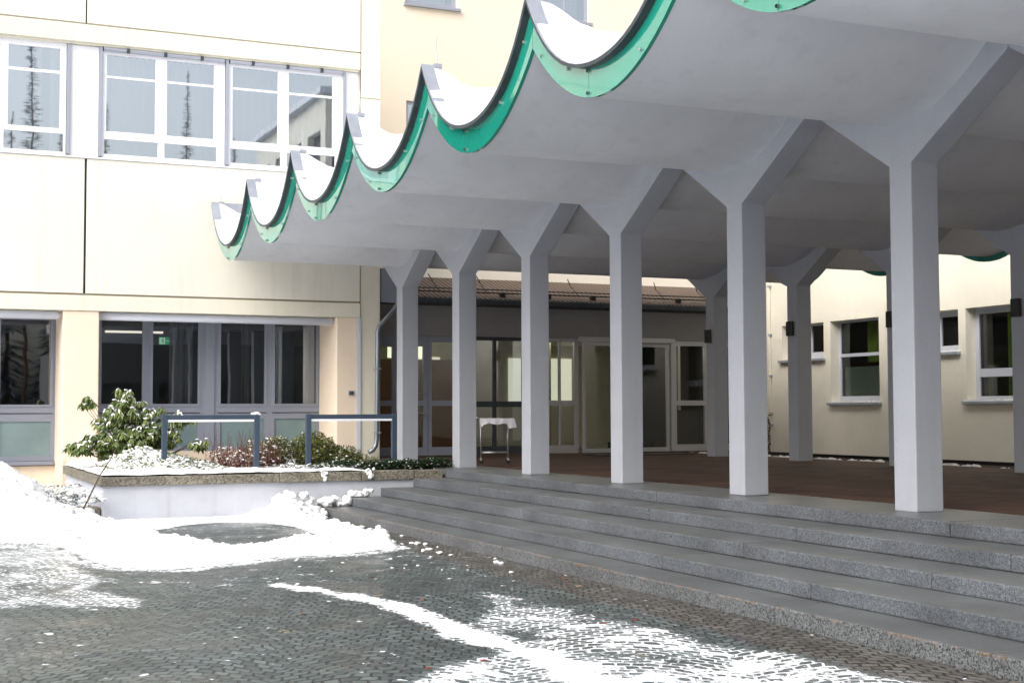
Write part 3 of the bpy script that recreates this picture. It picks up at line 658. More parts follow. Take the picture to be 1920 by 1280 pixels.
g.build('ground_room', 'dark_room', off)
curtain(5.35, 5.85, 1.8, 3.6, YW+.35, 'curtain_dark', off, seed=5); curtain(6.9, 7.1, 1.8, 3.6, YW+.4, 'curtain_dark', off, seed=6)
curtain(8.25, 8.5, 1.8, 3.6, YW+.3, 'curtain', off, seed=8); curtain(7.75, 7.9, 1.8, 3.6, YW+.7, 'curtain', off, seed=9)
MB().box(4.35, 5.62, 32.0, 32.12, 3.50, 3.545).build('ceiling_lamp_or_fill', 'lamp_on', off)
MB().box(8.42, 8.60, 33.5, 33.52, 2.3, 3.1).build('far_window_or_fill', 'daylit', off)
# green escape sign hanging inside
es = thing('exit_sign', (5.43, 30.5, 3.25)); tag(es, 'small green lit escape sign with running figure and arrow behind the window', 'sign')
MB().box(5.265, 5.60, 30.5, 30.53, 3.175, 3.335).build('sign_board', 'sign_g', es)
g = MB(); y_ = 30.495
def sq(a, b_, c, d): g.box(a, b_, y_, y_+.004, c, d)
sq(5.278, 5.40, 3.185, 3.325)
def bar(p, q, wd):
    p = Vector((p[0], 0, p[1])); q = Vector((q[0], 0, q[1])); nrm = (q-p).normalized().cross(Vector((0, 1, 0)))*wd/2
    g.quad(*[(v.x, y_-.002, v.z) for v in (p-nrm, q-nrm, q+nrm, p+nrm)])
manb = MB(); g_keep = g; g = manb; y_ = 30.488
bar((5.335, 3.285), (5.350, 3.245), .022); bar((5.35, 3.245), (5.375, 3.205), .016); bar((5.35, 3.245), (5.31, 3.215), .016); bar((5.315, 3.27), (5.372, 3.262), .013); sq(5.340, 5.362, 3.293, 3.315)
manb.build('running_figure', 'sign_g', es); g = g_keep; y_ = 30.495
bar((5.43, 3.255), (5.57, 3.255), .014); bar((5.535, 3.295), (5.575, 3.255), .014); bar((5.535, 3.215), (5.575, 3.255), .014)
g.build('pictogram', 'sign_w', es)
ic = thing('intercom', (8.85, YF, 2.1)); tag(ic, 'small dark grey wall switch box on the peach pier', 'intercom')
MB().box(8.80, 8.92, YF-.01, YF+.02, 2.05, 2.15).build('housing', 'frame_grey', ic, bevel=.005); MB().box(8.82, 8.855, YF-.014, YF-.009, 2.07, 2.13).build('key', 'darkmetal', ic); MB().box(8.865, 8.90, YF-.014, YF-.009, 2.07, 2.13).build('key', 'darkmetal', ic)
# downpipe
dp = thing('downpipe', (9.35, 27.95, .8)); tag(dp, 'grey zinc downpipe with a kink at the corner of the office building', 'downpipe')
MB().tube([(9.20, 27.96, .85), (9.30, 27.96, .90), (9.36, 27.96, .99), (9.38, 27.96, 1.12), (9.39, 27.96, 2.2), (9.40, 27.96, 3.42), (9.44, 27.96, 3.52), (9.78, 28.0, 3.88), (9.86, 28.02, 4.0), (9.88, 28.05, 4.35)], .05, 12).build('pipe', 'pipe', dp, smooth=True)
for z in (1.25, 2.6): MB().box(9.33, 9.46, 27.9, 28.08, z, z+.03).build('clamp', 'zinc', dp)

# ------------------------------------------------------------------ entrance hall
YE = 28.62
ent = thing('entrance_hall', (13.5, YE, T)); tag(ent, 'glazed entrance hall with grey doors and a low brown tiled roof under the canopy', 'building')
MB().wall(9.55, 19.0, 3.38, 4.12, YE, YE+.3, (), 'y').build('wall', M.setdefault('grey_lintel', mat('grey_lintel', (.25, .245, .25), .8, var=.05, bump=.2)), ent)
MB().box(9.55, 19.0, YE+1.7, YE+1.9, 4.2, 6.3).build('clerestory_wall', M.setdefault('warm_white', mat('warm_white', (.82, .76, .66), .8)), ent)
g = MB(); g.prism([(YE-.22, 4.22), (YE+1.75, 4.86), (YE+1.75, 4.80), (YE-.18, 4.17)], 9.6, 19.0, 'x'); rf = g.build('roof', 'tiles', ent)
g = MB()
for i in range(8):
    xx = 9.9+i*1.15; g.tube([(xx, YE-.05, 4.35), (xx-.02, YE+.35, 4.62), (xx-.24, YE+.05, 4.75)], .012, 5); g.box(xx+.3, xx+.42, YE-.1, YE, 4.27, 4.38)
g.tube([(9.7, YE-.1, 4.36), (18.9, YE-.1, 4.36)], .016, 6); g.tube([(9.7, YE-.02, 4.44), (18.9, YE-.02, 4.44)], .014, 6)
q = g.build('snow_guard', 'tiles_cap'); q.parent = rf
MB().box(9.6, 19.0, YE-.34, YE-.18, 4.06, 4.20).build('gutter', 'darkmetal', ent, bevel=.03)
MB().box(9.54, 9.95, YE-.45, YE-.35, 4.05, 4.78).build('gutter_end_board', 'frame_grey', ent)
MB().box(9.6, 19.0, YE-.18, YE-.001, 4.05, 4.14).build('eaves_board', 'tiles_cap', ent)
Z0, ZM0, ZM1 = .74, 1.83, 1.95
def hallframe(u0, u1, panes, name, fm='frame_alu', gm='glass_hall', zt=3.38, d=YE+.06):
    return pane_grid(ent, u0, u1, Z0, zt, d, panes, fm, gm, .07, 'y', .03, name)
f1 = hallframe(9.55, 10.14, [rng(9.70, 9.98, .92, ZM0), rng(9.70, 9.98, ZM1, 3.12)], 'window', 'frame_grey')
f2 = hallframe(10.145, 10.805, [rng(10.24, 10.70, .92, ZM0), rng(10.24, 10.70, ZM1, 3.14)], 'door', 'frame_grey')
f3 = hallframe(10.815, 11.60, [rng(10.90, 11.50, .92, ZM0), rng(10.90, 11.50, ZM1, 3.24)], 'door', 'frame_grey')
q = MB(); q.tube([(10.25, YE+.0, 1.98), (10.45, YE-.07, 2.10), (10.74, YE-.02, 2.14)], .016, 6); q.tube([(10.25, YE+.0, 1.82), (10.45, YE-.07, 1.68), (10.76, YE-.02, 1.64)], .016, 6); q = q.build('handle', 'steel'); q.parent = f2
f4 = hallframe(11.605, 13.2, [rng(11.72, 12.38, .92, 1.80), rng(12.46, 13.1, .92, 1.80), rng(11.72, 12.38, 1.93, 3.30), rng(12.46, 13.1, 1.93, 3.30)], 'window', 'darkmetal', 'glass')
f5 = hallframe(13.205, 14.53, [rng(13.3, 14.03, .92, ZM0), rng(14.08, 14.43, .92, ZM0), rng(13.3, 14.03, ZM1, 3.30), rng(14.08, 14.43, ZM1, 3.30)], 'window')
f6 = hallframe(14.60, 15.80, [rng(14.66, 15.74, .84, 3.22)], 'sliding_door', zt=3.30, d=YE-.06)
f7 = hallframe(15.80, 17.0, [rng(15.86, 16.92, .84, 3.22)], 'sliding_door', zt=3.30, d=YE+.10)
MB().box(14.5, 17.06, YE-.08, YE+.05, 3.31, 3.42).build('door_header', 'frame_alu', ent)
f8 = hallframe(17.02, 19.0, [rng(17.17, 17.95, .90, ZM0), rng(17.17, 17.95, ZM1, 3.26), rng(18.1, 18.9, .9, 3.26)], 'window')
# hall interior
g = MB(); g.box(9.7, 18.9, 33.4, 33.5, .6, 3.5); g.box(9.6, 9.7, YE+.4, 33.5, .6, 3.5);  g.box(9.7, 18.9, YE+.35, 33.4, 3.45, 3.5); g.build('interior_wall', 'room', ent)
MB().box(18.9, 19.0, YE+.31, 33.5, .5, 4.9).build('side_wall', 'tiles_cap', ent)
MB().box(9.7, 18.9, YE+.2, 33.4, .66, .70).build('interior_floor', 'brownwood', ent)
MB().box(9.8, 12.4, 31.2, 31.5, .7, 2.95).build('cabinet', 'brownwood', ent)
g = MB()
for a in (9.95, 10.72, 11.35): MB().box(a, a+.42, 31.15, 31.17, 2.98, 3.44).build('far_window_or_fill', 'daylit', ent)
g = MB(); g.box(16.4, 16.46, 30.0, 30.06, .7, 3.4); g.box(14.2, 14.3, 30.5, 30.6, .7, 3.4); g.box(17.9, 17.95, 29.8, 29.85, .7, 3.4); g.build('inner_post', 'steel', ent)
curtain(13.3, 14.05, .9, 3.3, YE+.5, mat('hall_curtain', (.42, .41, .28), .9), ent, seed=11, per=.3)
for a, b_ in ((14.85, 15.35), (16.1, 16.7), (12.0, 12.9)): MB().box(a, b_, 33.36, 33.395, 1.9, 3.1).build('far_window_or_fill', 'hall_fill_soft', ent)  # glowing panels added on the back wall to light the hall
M['hall_fill'] = emis('hall_fill', (1, .95, .85), 9)
for a in (10.6, 12.4, 14.2, 16.0, 17.8): MB().box(a-.35, a+.35, YE+.42, YE+.62, 3.425, 3.448).build('ceiling_lamp_or_fill', 'hall_fill', ent)  # unseen glowing panels behind the lintel, added to brighten the hall
MB().box(17.25, 17.95, YE+.3, YE+.7, .72, 1.72).build('dark_cupboard', 'black', ent)
MB().box(15.9, 16.9, YE+.7, YE+1.2, .72, .95).build('floor_mat_box', 'dark_room', ent)
MB().box(14.5, 17.0, YE-1.1, YE-.15, T+.004, T+.018).build('doormat', 'black', ent)

# ------------------------------------------------------------------ cream building (right)
XW = 21.5
crm = thing('cream_building', (XW, 25, .55)); tag(crm, 'cream rendered building with four recessed windows behind the colonnade', 'building')
holes = [(28.70, 30.50, 3.03, 3.93), (26.55, 28.42, 1.90, 3.93), (23.85, 25.65, 3.0, 3.93), (21.65, 23.62, 1.90, 3.93)]
holes += [(18.5, 20.3, 3.0, 3.93), (16.2, 18.1, 1.9, 3.93)]
MB().wall(-12, 40, .60, 8.5, XW, XW+.35, holes, 'x').build('wall', 'cream_wall', crm)
MB().wall(-12, 40, .40, .6, XW+.05, XW+.3, (), 'x').build('plinth', 'black', crm)
dX = XW+.27
pane_grid(crm, 28.70, 30.50, 3.03, 3.93, dX, [rng(28.75, 29.55, 3.2, 3.88), rng(29.62, 30.42, 3.2, 3.88)], 'frame_pale', 'glass', .05, 'x')
pane_grid(crm, 26.55, 28.42, 1.90, 3.93, dX, [rng(26.60, 28.36, 3.11, 3.88), rng(26.60, 28.36, 2.05, 3.03)], 'frame_pale', 'glass_hall', .05, 'x')
pane_grid(crm, 23.85, 25.65, 3.0, 3.93, dX, [rng(23.9, 24.7, 3.15, 3.80), rng(24.8, 25.6, 3.15, 3.80)], 'frame_pale', 'glass', .05, 'x')
pane_grid(crm, 21.65, 23.62, 1.90, 3.93, dX, [rng(21.7, 23.50, 2.60, 3.80), rng(21.7, 23.50, 2.0, 2.42)], 'frame_pale', 'glass_hall', .05, 'x')
pane_grid(crm, 18.5, 20.3, 3.0, 3.93, dX, [rng(18.6, 20.2, 3.15, 3.80)], 'frame_pale', 'glass', .05, 'x')
pane_grid(crm, 16.2, 18.1, 1.9, 3.93, dX, [rng(16.3, 18.0, 2.05, 3.80)], 'frame_pale', 'glass', .05, 'x')
for (a, b_, c, _) in holes:
    s_ = MB().box(XW-.10, XW+.22, a-.07, b_+.07, c-.075, c-.01).build('sill', 'zinc', crm, bevel=.006)
    if c < 2 or a == 23.85:
        q = MB()
        for i in range(10):
            ya = a+(b_-a)*i/10; q.box(XW-.09, XW+.05+.05*math.sin(i*2.1), ya, ya+(b_-a)/10*.98, c-.0095, c-.0095+.02+.02*abs(math.sin(i*1.7+a)))
        q = q.build('snow_rim', 'snow'); q.parent = s_
curtain(26.6, 28.36, 1.95, 2.78, dX+.12, 'curtain_teal', crm, .02, .1, 'x', 12)
curtain(26.7, 27.9, 2.9, 3.9, dX+.5, 'curtain_green', crm, .05, .4, 'x', 13)
curtain(23.25, 23.5, 1.95, 3.85, dX+.15, 'curtain_dark', crm, .03, .2, 'x', 14); curtain(22.62, 22.85, 1.95, 3.85, dX+.18, 'curtain_green', crm, .03, .12, 'x', 15); curtain(22.1, 22.5, 1.95, 3.85, dX+.2, 'curtain', crm, .03, .12, 'x', 16)
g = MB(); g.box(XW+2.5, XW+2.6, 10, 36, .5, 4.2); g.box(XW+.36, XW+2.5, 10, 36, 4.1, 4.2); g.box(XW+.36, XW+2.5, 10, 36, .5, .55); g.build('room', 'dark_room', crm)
cabl = thing('lightning_cable', (XW-.04, 31.1, .6)); tag(cabl, 'thin cable with clips and creeping twigs running down the cream wall', 'cable')
g = MB(); g.tube([(XW-.03, 31.16, .6), (XW-.03, 31.16, 8.4)], .012, 6); g.build('cable', 'cream_band', cabl)
g = MB(); g.tube([(XW-.04, 30.98, .6), (XW-.04, 31.0, 8.4)], .015, 6); g.build('conduit', 'cream_band', cabl)
g = MB()
for z in (1.3, 1.6, 2.6, 3.7, 5.0): g.box(XW-.07, XW-.001, 30.94, 31.04, z, z+.05)
g.build('clip', 'zinc', cabl)
g = MB(); pz = [(XW-.06, 31.05+.05*math.sin(i*1.9), .6+i*.11) for i in range(9)]; g.tube(pz, .014, 5)
for i in range(14): z = .65+i*.07; yv = 31.05+.07*math.sin(i*2.3); g.box(XW-.09, XW-.05, yv, yv+.05, z, z+.035)
g.build('twig', 'bark', cabl)

# ------------------------------------------------------------------ peach building behind
pb = thing('peach_building', (18, 40, 0)); tag(pb, 'tall peach coloured building rising behind the canopy', 'building')
ph = [(14.32, 16.05, 14.35, 16.4), (19.10, 20.72, 14.42, 16.4), (14.36, 16.05, 9.3, 11.3), (19.1, 20.72, 9.3, 11.3)]
MB().wall(9, 45, 0, 22, 40, 40.4, ph, 'y').build('wall', 'peach_far', pb)
for (a, b_, c, d) in ph:
    f_ = pane_grid(pb, a, b_, c, d, 40.08, [rng(a+.08, (a+b_)/2-.04, c+.1, d-.08), rng((a+b_)/2+.04, b_-.08, c+.1, d-.08)] if a > 18 else [rng(a+.08, b_-.12, c+.12, d-.08)], 'rail_grey', 'glass_upper', .06)
    q = MB().box(a-.06, b_+.10, 39.88, 40.05, c-.09, c-.005).build('sill', 'rail_grey', pb)
    curtain(a+.1, b_-.15, c, d, 40.6, 'curtain', pb, .04, .2, 'y', int(a*3))
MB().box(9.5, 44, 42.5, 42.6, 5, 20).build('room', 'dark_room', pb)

# ------------------------------------------------------------------ planter
plt = thing('planter', (3.0, 22.5, 0)); tag(plt, 'long white rendered raised planter with weathered stone coping beside the steps', 'planter')
g = MB(); g.box(3.06, 8.86, 22.56, 22.78, -.05, .545); g.box(3.06, 3.28, 22.78, 27.7, -.05, .545); g.build('wall', 'white_render', plt)
g = MB(); xx = 3.0; rr = random.Random(4)
for ln in (1.95, .92, 1.42, .95, .52):
    g.box(xx+.004, min(xx+ln, 8.80)-.004, 22.50+rr.uniform(-.004, .004), 22.86, .548, .70+rr.uniform(-.004, .004)); xx += ln
for a, b_ in ((22.865, 24.6), (24.61, 26.2), (26.21, 27.7)): g.box(3.0, 3.36, a, b_-.004, .548, .70)
g.build('coping', 'coping', plt, bevel=.012)
MB().box(3.28, 8.95, 22.8, 28.3, .3, .60).build('soil', 'soil', plt)

def heightfield(name, P, hf, st, mat_='snow', zb=None, smooth=True, thr=.004):
    xa, xb = min(p[0] for p in P), max(p[0] for p in P); ya, yb = min(p[1] for p in P), max(p[1] for p in P)
    nx_, ny_ = int((xb-xa)/st)+2, int((yb-ya)/st)+2; V = {}; vs_ = []; fs_ = []
    for j in range(ny_):
        for i in range(nx_):
            x, y = xa+i*st, ya+j*st; h = hf(x, y)
            if h is not None: V[(i, j)] = len(vs_); vs_.append((x, y, h))
    for j in range(ny_-1):
        for i in range(nx_-1):
            k = [(i, j), (i+1, j), (i+1, j+1), (i, j+1)]
            if all(q in V for q in k): fs_.append(tuple(V[q] for q in k))
    me_ = bpy.data.meshes.new(name); me_.from_pydata(vs_, [], fs_); me_.materials.append(M[mat_])
    if smooth:
        for p in me_.polygons: p.use_smooth = True
    o_ = bpy.data.objects.new(name, me_); C.objects.link(o_); return o_
# snow mass in the courtyard
def lumps(x, y, a=1): return a*(.5*fn(x, y, 2.2)+.3*fn(x, y, 5, 2)+.25*fn(x, y, 11, 5))
def snow_h(x, y):
    d = polyd(x, y, P_M)+.06*fn(x, y, 3)+.04*fn(x, y, 9, 7); dh = -polyd(x, y, P_hole)+.05*fn(x, y, 4, 3)+.03*fn(x, y, 10)
    e = min(d, dh)
    if e < -.12: return None
    h = -.03+.075*min(1, max(0, (e+.12)/.22))
    h += .022*(lumps(x, y)+.3)*min(1, max(0, e*4))
    dr = lined(x, y, P_ridge); h += .065*math.exp(-(dr/.15)**2)*(1+1.1*lumps(x, y, .9))*min(1, max(0, (e+.12)/.2))
    dr = lined(x, y, P_ridge2); h += .075*math.exp(-(dr/.15)**2)*(1+1.2*lumps(x, y, 1.0))*min(1, max(0, (e+.12)/.2))
    # shovelled pile by the steps
    r1 = math.hypot((x-6.15)/.38, (y-22.2)/.42); h += .25*math.exp(-r1*r1)*(1+1.6*lumps(x, y, 1.1))
    r2 = math.hypot((x-5.7)/.4, (y-22.3)/.3); h += .10*math.exp(-r2*r2)
    # big heap at the left
    s = lambda v: max(0, min(1, v)); ss = lambda v: s(v)*s(v)*(3-2*s(v))
    hx = .80 if x < 1.7 else .80-.62*(x-1.7)
    if x > 2.2: hx = (.49-.42*(x-2.2))*(1-ss((x-2.7)/.6))*(1-.55*ss((y-21.8)/.8))
    hp = hx*ss((y-20.2-max(0, x-1.5)*.2)/2.3)
    h += max(0, hp)*(1+.16*lumps(x, y))
    if y > 22.2 and 3.1 < x < 5.6: h -= .05*ss((y-22.2)/.25)
    return h
o = heightfield('snow_bank', P_M, snow_h, .05); tag(o, 'bright white shovelled snow bank and ridges in front of the planter', 'snow'); o['kind'] = 'stuff'
# loose snow lumps
def lump(mb, c, r, seed, flat=.7):
    rr = random.Random(seed); import bmesh as _b
    bm = _b.new(); _b.ops.create_icosphere(bm, subdivisions=2, radius=1)
    n0 = len(mb.v)
    for v in bm.verts:
        p = v.co*(1+.75*noise.noise(v.co*1.5+Vector((seed*1.37, 0, 0))))
        mb.v.append((c[0]+p.x*r, c[1]+p.y*r, c[2]+p.z*r*flat))
    for f_ in bm.faces: mb.f.append(tuple(n0+v.index for v in f_.verts)); mb.mi.append(0)
    bm.free()
g = MB(); rr = random.Random(3)
for PL, n_, sp in ((P_ridge, 80, .15), (P_ridge2, 80, .15), ([(2.1, 19.5), (2.6, 20.3), (3.3, 20.9)], 30, .3), ([(1.6, 21.6), (2.1, 22.0), (2.6, 21.8), (3.0, 21.6)], 40, .15)):
    for k in range(n_):
        i = rr.randrange(len(PL)-1); t_ = rr.random(); x = PL[i][0]*(1-t_)+PL[i+1][0]*t_+rr.gauss(0, sp); y = PL[i][1]*(1-t_)+PL[i+1][1]*t_+rr.gauss(0, sp)
        h = snow_h(x, y)
        if h is None: h = .0
        r = .02+.075*rr.random()**2.5; lump(g, (x, y, h-r*.25), r, 500+k, .75)
for k in range(70):
    x, y = rr.gauss(6.05, .25), rr.gauss(22.15, .2)
    if y > 22.45 or x > 6.48: continue
    h = snow_h(x, y) or 0; r = rr.uniform(.03, .085); lump(g, (x, y, h+r*.1), r, 800+k, .75)
o = g.build('snow_chunks', 'snow', smooth=True); kind(o, 'stuff'); o['label'] = 'lumpy broken snow along the shovelled ridges'
g = MB(); rr = random.Random(2)
for k in range(26): r = rr.uniform(.04, .085); lump(g, (rr.uniform(6.45, 7.1), 22.40-rr.uniform(0, .22), .14+r*.5+rr.uniform(0, .09)), r, k)
o = g.build('snow_pile', 'snow', smooth=True); tag(o, 'heap of loose snow chunks on the lowest step end', 'snow pile')
g = MB()
for k in range(18): r = rr.uniform(.035, .07); lump(g, (rr.uniform(7.02, 7.38), 22.40-rr.uniform(0, .12), .28+r*.5+rr.uniform(0, .08)), r, 40+k)
o = g.build('snow_pile', 'snow', smooth=True); tag(o, 'small snow clump on the second step against the planter wall', 'snow pile')
g = MB()
for k in range(60):
    r = rr.uniform(.015, .045); a = rr.random(); x = 6.0+.45*rr.random()**1.2; y = 22.2-8.5*a*a-rr.uniform(0, .5)
    lump(g, (x, y, r*.3), r, 70+k, .45)
for k in range(16): r = rr.uniform(.01, .022); lump(g, (rr.uniform(3.4, 6.0), rr.uniform(13.5, 16), r*.2), r, 140+k, .35)
o = g.build('snow_crumbs', 'snow', smooth=True); kind(o, 'stuff'); o['label'] = 'scattered snow crumbs along the foot of the steps'
# snow on the planter: coping cover and soil cover
Pp = [(3.0, 22.5), (8.9, 22.5), (8.9, 28.1), (3.0, 28.1)]
def pl_h(x, y):
    edge = min(x-3.02, y-22.52)
    if edge < -.005: return None
    fr_ = 1 if x < 7.1 else max(0, 1-(x-7.1)/.5) if y < 23.2 else max(0, 1-(x-7.4)/.8)
    if x > 3.38 and y > 22.88: base = .62
    else: base = .70
    if y > 27.65 and x < 3.1: return None
    th = .055*min(1, edge/.05+.25)+.025*fn(x, y, 3)+.012*fn(x, y, 9)
    if y < 22.88 and x > 6.6: fr_ *= max(0, min(1, .9+2*fn(x, y, 1.7, 9)))
    h = base-.012+(th*min(1, max(0, edge)/.05)+.012)*fr_
    if x > 3.38 and y > 22.86:
        h = .62+.12*fr_*min(1, .6+(y-22.86)*3)
        m = math.exp(-((x-4.0)/.85)**2)*math.exp(-((y-24.3)/.9)**2); h += .30*m*(1+.35*lumps(x, y))
        h += .05*fr_*lumps(x, y)
    if fr_ < .03: return None
    return h
o = heightfield('planter_snow', Pp, pl_h, .045); kind(o, 'stuff'); o['label'] = 'snow cover on the planter coping and bed'
g = MB(); rr = random.Random(12)
for (x, w_, l_) in ((6.62, .06, .12), (7.42, .08, .11)):
    for q in range(16):
        f_ = q/15; lump(g, (x+rr.uniform(-1, 1)*w_*(1-f_*.85)+.03*f_, 22.50+rr.uniform(-.012, .01), .735-l_*1.3*f_), rr.uniform(.022, .036), q+int(x*10), .9)
o = g.build('snow_overhang', 'snow', smooth=True); kind(o, 'stuff')
# snow along the cream wall
g = MB(); rr = random.Random(9)
for k in range(110):
    r = rr.uniform(.05, .11); y = rr.uniform(14, 30.3)
    lump(g, (17.75+rr.uniform(-.12, .2), y, .66+r*.15), r, 300+k, .5)
o = g.build('snow_fringe', 'snow', smooth=True); kind(o, 'stuff'); o['label'] = 'thin strip of old snow along the terrace edge by the cream wall'

# ------------------------------------------------------------------ railings
def railing(xa, xb, lab, cap):
    t = thing('railing', (xa, 23.7, .7))
    for x in (xa, xb): MB().box(x-.045, x+.045, 23.66, 23.75, .62, 1.672).build('post', 'blue_steel', t, bevel=.006)
    MB().box(xa+.046, xb-.046, 23.67, 23.74, 1.585, 1.662).build('rail', 'blue_steel', t, bevel=.005)
    MB().box(xa+.05, xb-.05, 23.675, 23.735, 1.545, 1.583).build('light_strip', 'strip', t)
    tag(t, lab, 'railing', 'blue grey steel rails standing in the planter')
    if cap:
        g = MB(); lump(g, (xb, 23.705, 1.68), .075, 5, .35); o = g.build('snow_cap', 'snow', t, smooth=True)
railing(4.20, 5.77, 'blue grey steel rail frame next to the rhododendron, snow cap on its right post', True)
railing(6.69, 8.28, 'blue grey steel rail frame in front of the downpipe, right end by the first column', False)

# ------------------------------------------------------------------ plants
def leaf(mb, p, d, up_, ln, wd, mi=0, fold=.25):
    d = d.normalized(); s = d.cross(up_); s = s.normalized() if s.length > 1e-4 else Vector((1, 0, 0)); nn_ = s.cross(d)
    a = p; b_ = p+d*ln*.5+s*wd*.5+nn_*wd*fold; c = p+d*ln; e = p+d*ln*.5-s*wd*.5+nn_*wd*fold
    n0 = len(mb.v); mb.v += [tuple(a), tuple(b_), tuple(c), tuple(e)]; mb.f += [(n0, n0+1, n0+2), (n0, n0+2, n0+3)]; mb.mi += [mi, mi]
def ell(rr, c, r, surf=.6):
    while True:
        v = Vector((rr.uniform(-1, 1), rr.uniform(-1, 1), rr.uniform(-1, 1)))
        if v.length <= 1: break
    v = v.normalized()*(surf+(1-surf)*rr.random()); return Vector((c[0]+v.x*r[0], c[1]+v.y*r[1], c[2]+v.z*r[2]))
# rhododendron
rh = thing('rhododendron', (3.9, 25.1, .7)); tag(rh, 'green rhododendron bush with drooping leaves dusted with snow at the left end of the planter', 'shrub')
rr = random.Random(21); lf = MB(); sw = MB(); tw = MB()
blobs = [((3.83, 25.2, 1.78), (.40, .42, .42), 34), ((3.65, 25.2, 1.52), (.50, .5, .34), 34), ((4.2, 25.1, 1.58), (.36, .4, .28), 18), ((3.3, 25.1, 1.20), (.50, .45, .20), 30), ((3.85, 25.0, 1.25), (.62, .5, .26), 38), ((4.35, 24.9, 1.30), (.35, .4, .22), 14),
         ((4.62, 24.8, 1.62), (.14, .15, .12), 6), ((4.86, 24.8, 1.62), (.08, .1, .08), 3), ((4.98, 24.7, 1.18), (.18, .2, .09), 7), ((3.12, 25.2, 1.9), (.14, .15, .12), 5), ((2.92, 25.0, 1.12), (.22, .25, .12), 9)]
for c, r, n_ in blobs:
    for k in range(int(n_*2.2)):
        p = ell(rr, c, r, .45); cnt = rr.randint(9, 12); an0 = rr.random()*6
        for q in range(cnt):
            an = an0+q*2*math.pi/cnt+rr.uniform(-.25, .25); dr = rr.uniform(-1.9, -.75)
            d = Vector((math.cos(an), math.sin(an), dr)); ln = rr.uniform(.12, .175)
            leaf(lf, p, d, Vector((0, 0, 1)), ln, rr.uniform(.042, .06), 0, .2)
            if rr.random() < .16 and p.z > c[2]-r[2]*.3:
                pp_ = p+Vector((0, 0, .012)); d2 = Vector((math.cos(an), math.sin(an), dr*.75)); leaf(sw, pp_, d2, Vector((0, 0, 1)), ln*.7, .04, 0, .3)
        if rr.random() < .24: lump(sw, (p.x, p.y, p.z+.015), rr.uniform(.018, .045), rr.randint(0, 999), .35)
        base = Vector((3.95, 25.1, .75)); mid = base.lerp(p, .5)+Vector((rr.uniform(-.05, .05), 0, -.05)); 
        if rr.random() < .25: tw.tube([base, mid, p], [.012, .007, .003], 5)
lf.build('foliage', 'leaf_rhodo', rh); sw.build('snow_tufts', 'snow', rh)['kind'] = 'stuff'; tw.build('branches', 'bark', rh)
# snow covered ground cover
gc = MB(); rr = random.Random(5); gs = MB()
for k in range(1150):
    x, y = rr.uniform(3.25, 5.15), rr.uniform(23.1, 25.0); h = pl_h(x, y)
    if h is None: continue
    p = Vector((x, y, h+rr.uniform(0, .04))); an = rr.random()*6.28
    leaf(gc, p, Vector((math.cos(an), math.sin(an), rr.uniform(-.6, .5))), Vector((0, 0, 1)), rr.uniform(.06, .12), rr.uniform(.025, .045), 0)
    if rr.random() < .35: lump(gs, (x+rr.uniform(-.05, .05), y+rr.uniform(-.05, .05), h+.012), rr.uniform(.018, .045), k, .5)
o = gc.build('ground_cover', 'leaf_rhodo'); tag(o, 'low evergreen leaves poking through snow under the rhododendron', 'ground cover'); o['kind'] = 'stuff'
o = gs.build('snow_tufts', 'snow', smooth=True); kind(o, 'stuff')
# reddish heather and the small-leaved shrubs
def shrub(name, blobs, seed, lm, lab, ll=(.03, .055), lw=(.012, .02), snowp=.3, twigs=0, twm='bark', updir=.4, cnt_=5, cat='shrub'):
    t = thing(name, (blobs[0][0][0], blobs[0][0][1], .66)); rr = random.Random(seed); a = MB(); s_ = MB(); tw_ = MB()
    for c, r, n_ in blobs:
        for k in range(n_):
            p = ell(rr, c, r, .45)
            if p.z < .66: p.z = .66+rr.random()*.05
            for q in range(cnt_):
                an = rr.random()*6.28; d = Vector((math.cos(an), math.sin(an), updir+rr.uniform(-.6, .7)))
                leaf(a, p+Vector((rr.uniform(-.02, .02), rr.uniform(-.02, .02), rr.uniform(-.02, .02))), d, Vector((0, 0, 1)), rr.uniform(*ll), rr.uniform(*lw))
            if rr.random() < snowp: lump(s_, (p.x, p.y, p.z+.012), rr.uniform(.010, .024), rr.randint(0, 9999), .6)
            if k % 4 == 0: tw_.tube([(c[0]+(p.x-c[0])*.3, c[1]+(p.y-c[1])*.3, .62), tuple(p)], [.007, .003], 4)
        for k in range(twigs):
            x = c[0]+rr.uniform(-1, 1)*r[0]; y = c[1]+rr.uniform(-.6, .6)*r[1]; hh_ = c[2]+r[2]*rr.uniform(.8, 2.1)
            tw_.tube([(x, y, .66), (x+rr.uniform(-.05, .05), y, (hh_+.66)/2), (x+rr.uniform(-.12, .12), y, hh_)], [.006, .005, .002], 4)
    a.build('foliage', lm, t); s_.build('snow_tufts', 'snow', t)['kind'] = 'stuff'; tw_.build('branches', twm, t); tag(t, lab, cat); return t
M['twig_red'] = mat('red_twig', (.12, .04, .035), .8)
shrub('heather_shrub', [((5.45, 24.3, .88), (.42, .5, .24), 420), ((5.95, 24.3, .92), (.38, .5, .26), 360)], 31, 'leaf_brown', 'reddish brown heather with bare twigs between the two posts of the left rail', ll=(.03, .06), lw=(.010, .018), snowp=.30, twigs=34, twm='twig_red', updir=.9)
shrub('box_shrub', [((6.35, 24.6, 1.0), (.32, .4, .28), 560), ((6.05, 24.9, 1.02), (.25, .3, .22), 110)], 32, 'leaf_bright', 'yellowish green snow speckled shrub in the gap between the two rails', ll=(.035, .06), lw=(.018, .03), snowp=.38, cnt_=6)
